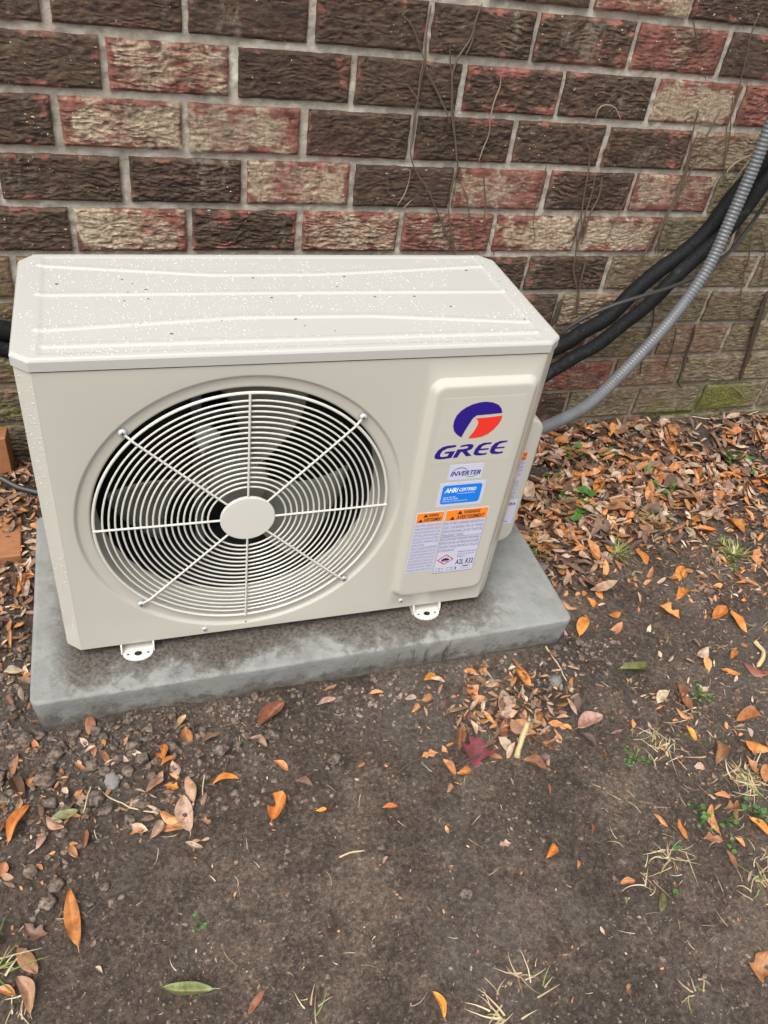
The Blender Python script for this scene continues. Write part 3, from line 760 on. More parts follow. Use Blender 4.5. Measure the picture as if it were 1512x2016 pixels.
c2 = MB().box((.7325, .0595, .1434), (.7728, .0600, .2000)).obj('camera_sticker', S_WHITE, cover, smooth=False)
B = MB(); text_in(B, 'CAMERA', .7370, .7710, .1885, .1945, .0593, .02); text_in(B, 'VIDEVA', .7380, .7640, .1480, .1520, .0593, .01)
B.obj('lettering', INK, c2, smooth=False)
# ------------------------------------------------------------------ rain drops and specks on the lid
def lid_z(x, y):
    j = np.clip(((y + LO) / (D + 2 * LO) * (ny_ - 1)).astype(int), 0, ny_ - 1); k = np.clip((x / W * (nx_ - 1)).astype(int), 0, nx_ - 1)
    return Zl[j, k]
nd = 3600
dx_ = RNG.uniform(.006, W - .006, nd); dy_ = RNG.uniform(.004, D - .004, nd)
keep = (np.minimum(dx_, W - dx_) * 1.0 + np.minimum(dy_, D - dy_) > .026) & (vn(dx_ * 9, dy_ * 14, 55) > .22 + .3 * (np.hypot((dx_ - .42) / .1, (dy_ - .07) / .035) < 1))
dx_, dy_ = dx_[keep], dy_[keep]
dr = np.clip(RNG.lognormal(-7.0, .33, len(dx_)), .0004, .0019)
dzv = lid_z(dx_, dy_)
t6 = np.linspace(0, 2 * math.pi, 7, endpoint=False)
tmpl = [(math.cos(t), math.sin(t), -.05) for t in t6] + [(.72 * math.cos(t + .4), .72 * math.sin(t + .4), .38) for t in t6] + [(0, 0, .55)]
tf = [[k, (k + 1) % 7, 7 + (k + 1) % 7, 7 + k] for k in range(7)] + [[7 + k, 7 + (k + 1) % 7, 14] for k in range(7)]
tm = np.array(tmpl)
V = (tm[None] * dr[:, None, None] + np.stack([dx_, dy_, dzv], -1)[:, None, :]).reshape(-1, 3)
Fd = (np.array([q if len(q) == 4 else q + [q[-1]] for q in tf])[None] + (np.arange(len(dx_)) * 15)[:, None, None]).reshape(-1, 4).tolist()
Fd = [q if q[2] != q[3] else q[:3] for q in Fd]
# drops clinging to the left chamfer
nb = 420
tt = RNG.uniform(.08, .95, nb); zz_ = RNG.uniform(ZB + .02, ZL - .004, nb); rr_ = np.clip(RNG.lognormal(-7.25, .35, nb), .0003, .0014)
nrm = np.array([-CHY, -CHX, 0]); nrm = nrm / np.linalg.norm(nrm); tg = np.array([CHX, -CHY, 0]); tg /= np.linalg.norm(tg)
cen = np.stack([tt * CHX, CHY * (1 - tt), zz_], -1)
V2 = (cen[:, None, :] + rr_[:, None, None] * (tm[None, :, 0:1] * tg + tm[None, :, 1:2] * np.array([0, 0, 1.]) + tm[None, :, 2:3] * nrm)).reshape(-1, 3)
F2 = [[i + len(V) + 15 * k for i in q] for k in range(nb) for q in tf]
drops = obj('rain_drops', np.vstack([V, V2]), Fd + F2, DROP, None, sharp=None)
tag(drops, 'small rain drops beaded on the cream lid and corner of the unit', 'rain drops', None, 'stuff')
spk = MB()
for u, v in ((111, 558), (240, 549), (261, 557), (287, 569), (252, 577), (292, 587), (454, 543), (498, 546), (535, 585), (276, 638), (437, 630), (582, 627), (678, 543), (664, 563), (738, 583), (888, 602), (816, 582), (918, 531), (983, 554), (1032, 630), (245, 591), (338, 656), (660, 650), (600, 640)):
    q = at(u, v, 2, ZT); s = random.uniform(.0008, .0017); a = random.uniform(0, 3); z = float(lid_z(np.array([q[0]]), np.array([q[1]]))[0])
    ring = [(q[0] + s * (1 + .5 * (k % 2)) * math.cos(a + k * 1.05), q[1] + s * .6 * math.sin(a + k * 1.05)) for k in range(6)]
    spk.loops([[(x, y, z) for x, y in ring], [(x, y, z + s * .5) for x, y in ring]], cap1=True)
tag(spk.obj('lid_debris', plain('debris', (.045, .032, .022), .9), None, smooth=False), 'tiny dark specks of debris scattered over the cream lid', 'debris', None, 'stuff')
# ------------------------------------------------------------------ pipes, conduit, cables
def P(u, v, y): return at(u, v, 1, y)
def mat_rubber():
    N = NT('pipe_insulation'); p = N.pos(); n = N.noise(p, 60, 6, .7); v = N.n('TexVoronoi', {'Vector': p, 'Scale': 90.0}, feature='DISTANCE_TO_EDGE').outputs[0]
    c = N.mix(n, (.003, .003, .0035), (.011, .0115, .0125)); c = N.mix(N.math('MULTIPLY', N.step(N.noise(p, 25, 5, .7), .58, .72), .6), c, (.045, .041, .036))
    N.bump(N.math('ADD', N.math('MULTIPLY', N.step(v, 0, .05), .35), n), .0022, .8); return N.fin(c, .7, Specular_IOR_Level=.25)
RUB = mat_rubber()
def mat_conduit():
    N = NT('conduit_vinyl'); p = N.pos(); n = N.noise(p, 30, 6, .65)
    c = N.mix(n, (.085, .089, .095), (.155, .16, .168)); c = N.mix(N.math('MULTIPLY', N.step(N.noise(p, 130, 3, .6), .66, .74), .5), c, (.06, .055, .05))
    return N.fin(c, .38)
CON = mat_conduit()
def pipe(name, pts, r, mat, label, cat, n=16, wob=.02, step=.012):
    p = spline(pts, step); s = np.cumsum(np.r_[0, np.linalg.norm(np.diff(p, axis=0), axis=1)])
    rr = r * (1 + wob * (fbm(s * 25, s * 0, 91, 3) - .5) * 2)
    o = MB().tube(p, rr, n).obj(name, mat, None); tag(o, label, cat); return o
A = [P(-60, 645, .47), P(10, 651, .48)] + [np.array([.10, .505, .265]), np.array([.40, .515, .165]), np.array([.85, .515, .135])] + [P(1095, 685, .515), P(1144, 655, .52), P(1197, 625, .525), P(1243, 579, .53), P(1293, 536, .535), P(1343, 500, .54), P(1392, 456, .54), P(1440, 392, .54), P(1476, 351, .535), P(1505, 314, .53), P(1545, 268, .52)]
pipe('insulated_pipe', A, .0172, RUB, 'thicker upper black foam-insulated refrigerant pipe sweeping up the wall behind the unit', 'pipe')
Bp = [P(-60, 680, .46), P(10, 687, .47)] + [np.array([.10, .475, .225]), np.array([.40, .475, .125]), np.array([.85, .470, .092])] + [P(1085, 731, .47), P(1128, 705, .475), P(1177, 678, .48), P(1227, 638, .485), P(1277, 599, .49), P(1326, 549, .495), P(1376, 503, .50), P(1425, 460, .505), P(1468, 410, .51), P(1500, 365, .51), P(1545, 310, .51)]
pipe('insulated_pipe', Bp, .0152, RUB, 'thinner lower black insulated pipe with cracked wrap leaving the unit near its top corner', 'pipe')
Cp = [np.array([.80, .47, .19]), P(1090, 668, .47), P(1105, 655, .46), P(1151, 625, .45), P(1204, 602, .445), P(1257, 585, .445), P(1303, 571, .455), P(1343, 557, .47), P(1379, 539, .48), P(1410, 517, .495), P(1442, 490, .53), P(1475, 447, .548), P(1512, 392, .55), P(1545, 340, .55)]
pipe('control_cable', Cp, .0042, plain('cable_black', (.03, .03, .03), .45), 'thin black cable crossing in front of the two insulated pipes', 'cable', 10, .02, .01)
cp = spline([P(1030, 856, .19), P(1058, 846, .20), P(1110, 824, .24), P(1170, 787, .29), P(1255, 703, .36), P(1330, 618, .42), P(1393, 528, .45), P(1438, 432, .47), P(1477, 345, .48), P(1508, 268, .485), P(1540, 190, .49)], .0011)
s = np.cumsum(np.r_[0, np.linalg.norm(np.diff(cp, axis=0), axis=1)])
ph = (s / .0078) % 1
amp = .0002 + .00045 * sst(.05, .45, s)
cr = .0123 + amp * np.sin(2 * math.pi * ph) ** 1
co = MB().tube(cp, cr, 20).obj('flexible_conduit', CON, None)
tag(co, 'grey ribbed flexible conduit curving from the valve cover up to the right', 'conduit')
gp = [ground_at(-40, 938), ground_at(0, 955), ground_at(37, 968), ground_at(74, 978), ground_at(120, 990)]
gp = [q + np.array([0, 0, .012]) for q in gp]
tag(MB().tube(spline(gp, .01), .0055, 10).obj('ground_cable', plain('cable_grey', (.035, .035, .036), .5), None), 'dark cable lying on dead leaves left of the unit', 'cable')
# ------------------------------------------------------------------ wood offcuts
def mat_wood():
    N = NT('cedar_wood'); p = N.pos(); n = N.noise(N.scl(p, (3, 14, 14)), 9, 6, .6, .8); f = N.noise(N.scl(p, (1, 8, 8)), 60, 4)
    c = N.mix(n, (.20, .075, .03), (.42, .19, .085)); c = N.mix(N.math('MULTIPLY', N.step(N.noise(p, 40, 5, .7), .56, .7), .5), c, (.26, .15, .09)); N.bump(f, .0012, .6); return N.fin(c, .75)
WOOD = mat_wood()
def block(c, size, rz, rx, label):
    hx, hy, hz = (q / 2 for q in size); L = []
    for ins, z in ((.0015, -hz), (0, -hz + .0015), (0, hz - .0015), (.0015, hz)):
        L.append([(x, y, z) for x, y in dens(rrect(-hx + ins, hx - ins, -hy + ins, hy - ins, .0015, 2), .02)])
    m = min(len(q) for q in L); L = [q[:m] for q in L]
    B = MB().loops(L, cap0=True, cap1=True)
    R_ = Matrix.Rotation(rz, 3, 'Z') @ Matrix.Rotation(rx, 3, 'X')
    v = [tuple(np.array(R_ @ Vector(q)) + np.array(c)) for q in B.v]
    tag(obj('wood_block', v, B.f, WOOD, None, sharp=40), label, 'wood block', 'wood offcuts left of the unit')
block((-.166, .333, -.039), (.16, .108, .038), .03, .0, 'orange-brown wood offcut lying flat beside the left edge of the grey pad')
block((-.185, .520, .045), (.165, .045, .09), -.05, -.03, 'end of a wood offcut standing at the foot of the mossy wall')
# ------------------------------------------------------------------ dried vines on the wall
VINE = plain('dry_vine', (.105, .072, .048), .85); VINEP = plain('pale_vine', (.24, .18, .12), .85); VINED = plain('dark_root', (.055, .038, .026), .9)
z2 = lambda L: [(756 + x * .5, y * .5) for x, y in L]
z3 = lambda L: [(1012 + x * .3307, 440 + y * .3307) for x, y in L]
vines = [
 ('tall dried vine with pale branches climbing the wall above the unit, right of centre', VINE, .0014, [z2([(390, 10), (365, 75), (340, 150), (290, 225), (265, 300), (262, 400), (270, 500), (285, 600), (290, 660), (270, 720), (255, 850), (270, 950), (280, 1005)]), z2([(255, 180), (262, 250), (268, 330), (276, 480), (286, 640)]), z2([(360, 90), (345, 160), (318, 225)])]),
 ('forked dried vine with a curled tip left of the tall vine', VINE, .0013, [z2([(100, 35), (72, 58), (95, 80), (120, 120), (135, 170), (155, 235), (150, 300), (130, 400), (115, 500), (105, 600), (130, 680), (180, 760), (215, 850), (250, 930), (275, 1000)]), z2([(185, 20), (165, 120), (160, 235), (175, 300), (205, 360), (240, 430), (262, 480)]), z2([(90, 330), (130, 390), (135, 430)]), z2([(155, 240), (140, 330), (122, 450), (108, 590)])]),
 ('short thin pale vine stem on a dark brick with a crooked middle', VINEP, .0011, [z2([(460, 300), (455, 340), (430, 400), (415, 470), (410, 530), (370, 635)])]),
 ('small dried tendril bent into an arch against the dark brick', VINEP, .0010, [z2([(835, 470), (845, 430), (875, 412), (910, 425), (928, 470)])]),
 ('dried vine of loose strands left of the black pipes', VINE, .0014, [z2([(790, 560), (808, 590), (805, 660), (795, 720), (780, 830), (775, 900), (755, 1000)]), z2([(830, 690), (820, 750), (795, 830), (765, 930)]), z2([(858, 700), (850, 760), (810, 840), (775, 960)]), z3([(380, 0), (365, 170), (355, 300), (375, 420), (370, 560)]), z3([(430, 200), (400, 330), (380, 450), (330, 600)])]),
 ('bundle of brown vine stems slanting down towards the black pipes', VINE, .0014, [z2([(1235, 430), (1215, 520), (1190, 660), (1150, 760), (1110, 850), (1050, 950), (1020, 1010)]), z2([(1325, 430), (1270, 530), (1240, 600), (1170, 750), (1100, 880), (1080, 1000)]), z2([(1225, 540), (1185, 690), (1130, 810), (1060, 960)]), z3([(860, 0), (800, 130), (740, 260), (715, 330)]), z3([(950, 10), (900, 150), (850, 230)])]),
 ('thin vine running down the whitened brick near the right edge', VINE, .0010, [z2([(1495, 20), (1440, 150), (1400, 330), (1380, 420), (1350, 480), (1335, 690)]), z2([(1215, 80), (1240, 200), (1268, 320)]), z2([(1370, 380), (1360, 520), (1330, 700)])]),
 ('pale curved vine stem just left of the grey conduit', VINEP, .0012, [z2([(1490, 500), (1440, 620), (1400, 680), (1360, 740)]), z2([(1470, 600), (1400, 630), (1350, 670), (1345, 700), (1365, 690)])]),
 ('trailing vine strands over the pale bricks just above the lid', VINE, .0010, [z2([(270, 690), (320, 760), (345, 900), (360, 1000)]), z2([(390, 660), (400, 800), (395, 860), (410, 940), (435, 1010)]), z2([(640, 650), (620, 720), (590, 850), (590, 960)])]),
 ('little pale vine twig on the dark brick above the lid centre', VINEP, .0009, [z2([(70, 668), (100, 670), (85, 750), (50, 810)]), z2([(75, 820), (110, 785)])]),
 ('lone thin vine on the tan brick between two vine clumps', VINE, .0009, [z2([(970, 740), (930, 830), (870, 950)])]),
 ('dark clinging root on the lower wall under the conduit', VINED, .0024, [z3([(1075, 600), (1060, 680), (1020, 800), (980, 930), (995, 980)])]),
 ('thin dark root running down below the conduit, left of a thicker root', VINED, .0015, [z3([(965, 620), (935, 760), (890, 870)]), z3([(830, 480), (820, 600), (770, 750), (745, 900)])]),
 ('thick shaggy brown root on the lower wall at the right edge', VINED, .0036, [z3([(1510, 400), (1490, 450), (1440, 620), (1400, 740), (1350, 900)]), z3([(1480, 470), (1425, 640), (1385, 790), (1340, 930)]), z3([(1505, 420), (1450, 600), (1410, 730), (1365, 850)])]),
 ('thin brown vine dropping past the right side of the conduit', VINE, .0012, [z3([(1410, 60), (1390, 200), (1350, 400), (1340, 580)]), z3([(1470, 50), (1490, 180), (1470, 330)])]),
 ('fallen straw stem leaning on the mossy foot of the wall', VINEP, .0012, [z3([(1280, 950), (1340, 1000), (1380, 1045)])]),
 ('dark stub of root beside the lid corner', VINED, .0040, [z3([(285, 450), (262, 500), (245, 560), (225, 610)])]),
]
for lab, m, r, strands in vines:
    B = MB()
    for L in strands:
        pts = [wall_pt(u, v, .0035 + r + random.uniform(0, .003)) for u, v in L]
        p = spline(pts, .008)
        ss = np.arange(len(p)) * .35; sd_ = random.random() * 50
        p[:, 0] += (vn(ss, ss * 0 + sd_, 5) - .5) * .0035; p[:, 1] -= vn(ss * .7, ss * 0 + sd_, 6) * .003
        rr = 1.2 * r * (.6 + .8 * vn(ss * .8, ss * 0 + sd_, 7)); rr[-1] *= .4; rr[0] *= .5
        B.tube(p, rr, 5)
        if r > .002:
            for k in range(2, len(p) - 2, 2):
                q = p[k]; d = np.array([random.uniform(-1, 1), -.2, random.uniform(-1.2, .3)]) * .010
                B.tube([q, q + d * .5, q + d], r * .22, 4)
    tag(B.obj('dried_vine', m, None), lab, 'vine', 'dried vines on the brick wall')
# ------------------------------------------------------------------ leaves
def leaf_verts(sd_, wr, bend, curl, fold, kind='e', nu=13, nv=7):
    rnd = random.Random(sd_)
    V = []; UV = []
    a, b, c = rnd.uniform(0, 9), rnd.uniform(.35, .5), rnd.uniform(-.14, .14)
    pk = {'e': 1.0, 'o': .72, 'l': 1.05, 't': 1.0, 'i': .6}[kind]
    for i in range(nu):
        u = i / (nu - 1)
        wdt = wr * .5 * max(0, math.sin(math.pi * u ** (1 / pk))) ** (.72 if kind != 'l' else .9) + .006
        if kind == 'l': wdt *= 1 + .42 * math.sin(u * 15 + a)
        if kind == 'i': wdt *= 1 + .5 * math.sin(u * 9.5 + 1.2)
        for j in range(nv):
            v = 2 * j / (nv - 1) - 1
            ww = wdt
            if kind == 't' and v > 0 and .35 < u < .75: ww *= 1 - .75 * math.sin((u - .35) / .4 * math.pi)
            x = (u - .5) + (.03 * math.sin(7 * u + a) * v * (kind == 'l'))
            y = v * ww + c * math.sin(math.pi * u)
            z = bend * ((u - .5) ** 2) * 4 * .25 + curl * (v * ww) ** 2 * 5 + fold * abs(v) * ww + .02 * math.sin(9 * u + 3 * v + a) * abs(v) + .015 * math.sin(5 * u * v + b * 9)
            V.append((x, y, z)); UV.append((u, (v + 1) / 2))
    F = [[i * nv + j, i * nv + j + 1, (i + 1) * nv + j + 1, (i + 1) * nv + j] for i in range(nu - 1) for j in range(nv - 1)]
    return V, F, UV
def leaf_mesh(k, *a, **kw):
    V, F, UV = leaf_verts(k, *a, **kw)
    b = len(V); z0 = bend_z = a[1] * .25
    V += [(-.5, .008, z0), (-.5, -.008, z0), (-.62, .006, z0 - .01), (-.62, -.006, z0 - .01)]; UV += [(0, .5)] * 4
    F = F + [[b, b + 1, b + 3, b + 2]]
    V = np.array(V); V[:, 2] -= V[:, 2].min()
    m = mesh('leaf', V, F, LEAF, None)
    ul = m.uv_layers.new(name='UVMap')
    for l in m.loops: ul.data[l.index].uv = UV[l.vertex_index]
    return m
LM = {'e': [leaf_mesh(k, random.uniform(.34, .46), random.uniform(-.25, .45), random.uniform(-.5, .9), random.uniform(-.1, .35)) for k in range(7)],
      'n': [leaf_mesh(k + 20, random.uniform(.24, .31), random.uniform(-.2, .5), random.uniform(-.4, 1.0), random.uniform(0, .4)) for k in range(5)],
      'o': [leaf_mesh(k + 40, random.uniform(.44, .56), random.uniform(-.2, .4), random.uniform(-.5, .8), random.uniform(-.1, .3), kind='o') for k in range(4)],
      'l': [leaf_mesh(k + 60, random.uniform(.42, .55), random.uniform(-.2, .6), random.uniform(-.6, .8), random.uniform(0, .4), kind='l') for k in range(4)],
      't': [leaf_mesh(k + 80, random.uniform(.48, .6), random.uniform(.2, .8), random.uniform(.2, 1.2), random.uniform(0, .4), kind='t') for k in range(3)],
      'c': [leaf_mesh(k + 90, random.uniform(.36, .46), random.uniform(.1, .5), random.uniform(.6, 1.5), random.uniform(.1, .4)) for k in range(4)],
      'i': [leaf_mesh(k + 99, .82, .15, .2, .15, kind='l') for k in range(2)]}
COLR_ = 1.12; COLR = {'o': (.47, .185, .042), 'y': (.56, .26, .05), 'b': (.23, .115, .058), 't': (.37, .24, .145), 'p': (.35, .235, .18), 'r': (.22, .085, .048), 'd': (.12, .068, .044),
        'g': (.105, .11, .035), 'G': (.17, .20, .085), 'm': (.13, .030, .040), 'k': (.38, .31, .23), 'a': (.42, .20, .085)}
NLEAF = [0]; GEN = []
def put_leaf(kind, colr, cpos, length, ang, tilt, label, group=None, lift=0.0):
    o = bpy.data.objects.new('fallen_leaf', random.choice(LM[kind])); col.objects.link(o)
    c = COLR[colr]; f = random.uniform(.75, 1.2)
    f *= 1.2; o.color = (min(1, c[0] * f), min(1, c[1] * f * random.uniform(.92, 1.08)), c[2] * f, 1)
    o.location = (cpos[0], cpos[1], cpos[2] + .0025 + lift)
    o.rotation_euler = (tilt[0], tilt[1], ang); o.scale = (length, length * random.uniform(.85, 1.1), length * random.uniform(.9, 1.9))
    tag(o, label, 'leaf', group); NLEAF[0] += 1
    if group: GEN.append((o, colr, kind))
    return o
def leaf_px(u, v, L, a, kind, colr, label, group=None, lift=0.0, tilt=.12):
    da = np.array([math.cos(math.radians(a)), -math.sin(math.radians(a))]) * L / 2
    A_, B_ = ground_at(u - da[0], v - da[1]), ground_at(u + da[0], v + da[1]); C = ground_at(u, v)
    d = B_ - A_
    z = max(C[2], (A_[2] + B_[2]) / 2)
    return put_leaf(kind, colr, (C[0], C[1], z), min(math.hypot(d[0], d[1]) * .97, .088 if v > 1500 else .060), math.atan2(d[1], d[0]), (random.uniform(-tilt, tilt), random.uniform(-tilt, tilt) * .6, 0), label, group, lift)
G_SOIL = 'single leaves on the bare soil'; G_PILE = 'leaves in the heap at the pad corner'; G_RIGHT = 'leaves among the thin grass at the right'
G_WALL = 'leaves in the thick litter by the wall'; G_LEFT = 'leaves on the broken soil in front of the pad, left'
LS = 'small dry leaf lying singly on the bare soil'; LP = 'dry leaf in the heap below the right corner of the pad'
LR = 'dry leaf among straw and thin grass at the right edge'; LW = 'orange or brown leaf in the thick litter below the brick wall'; LF = 'dry leaf on the crumbly soil at the lower left'
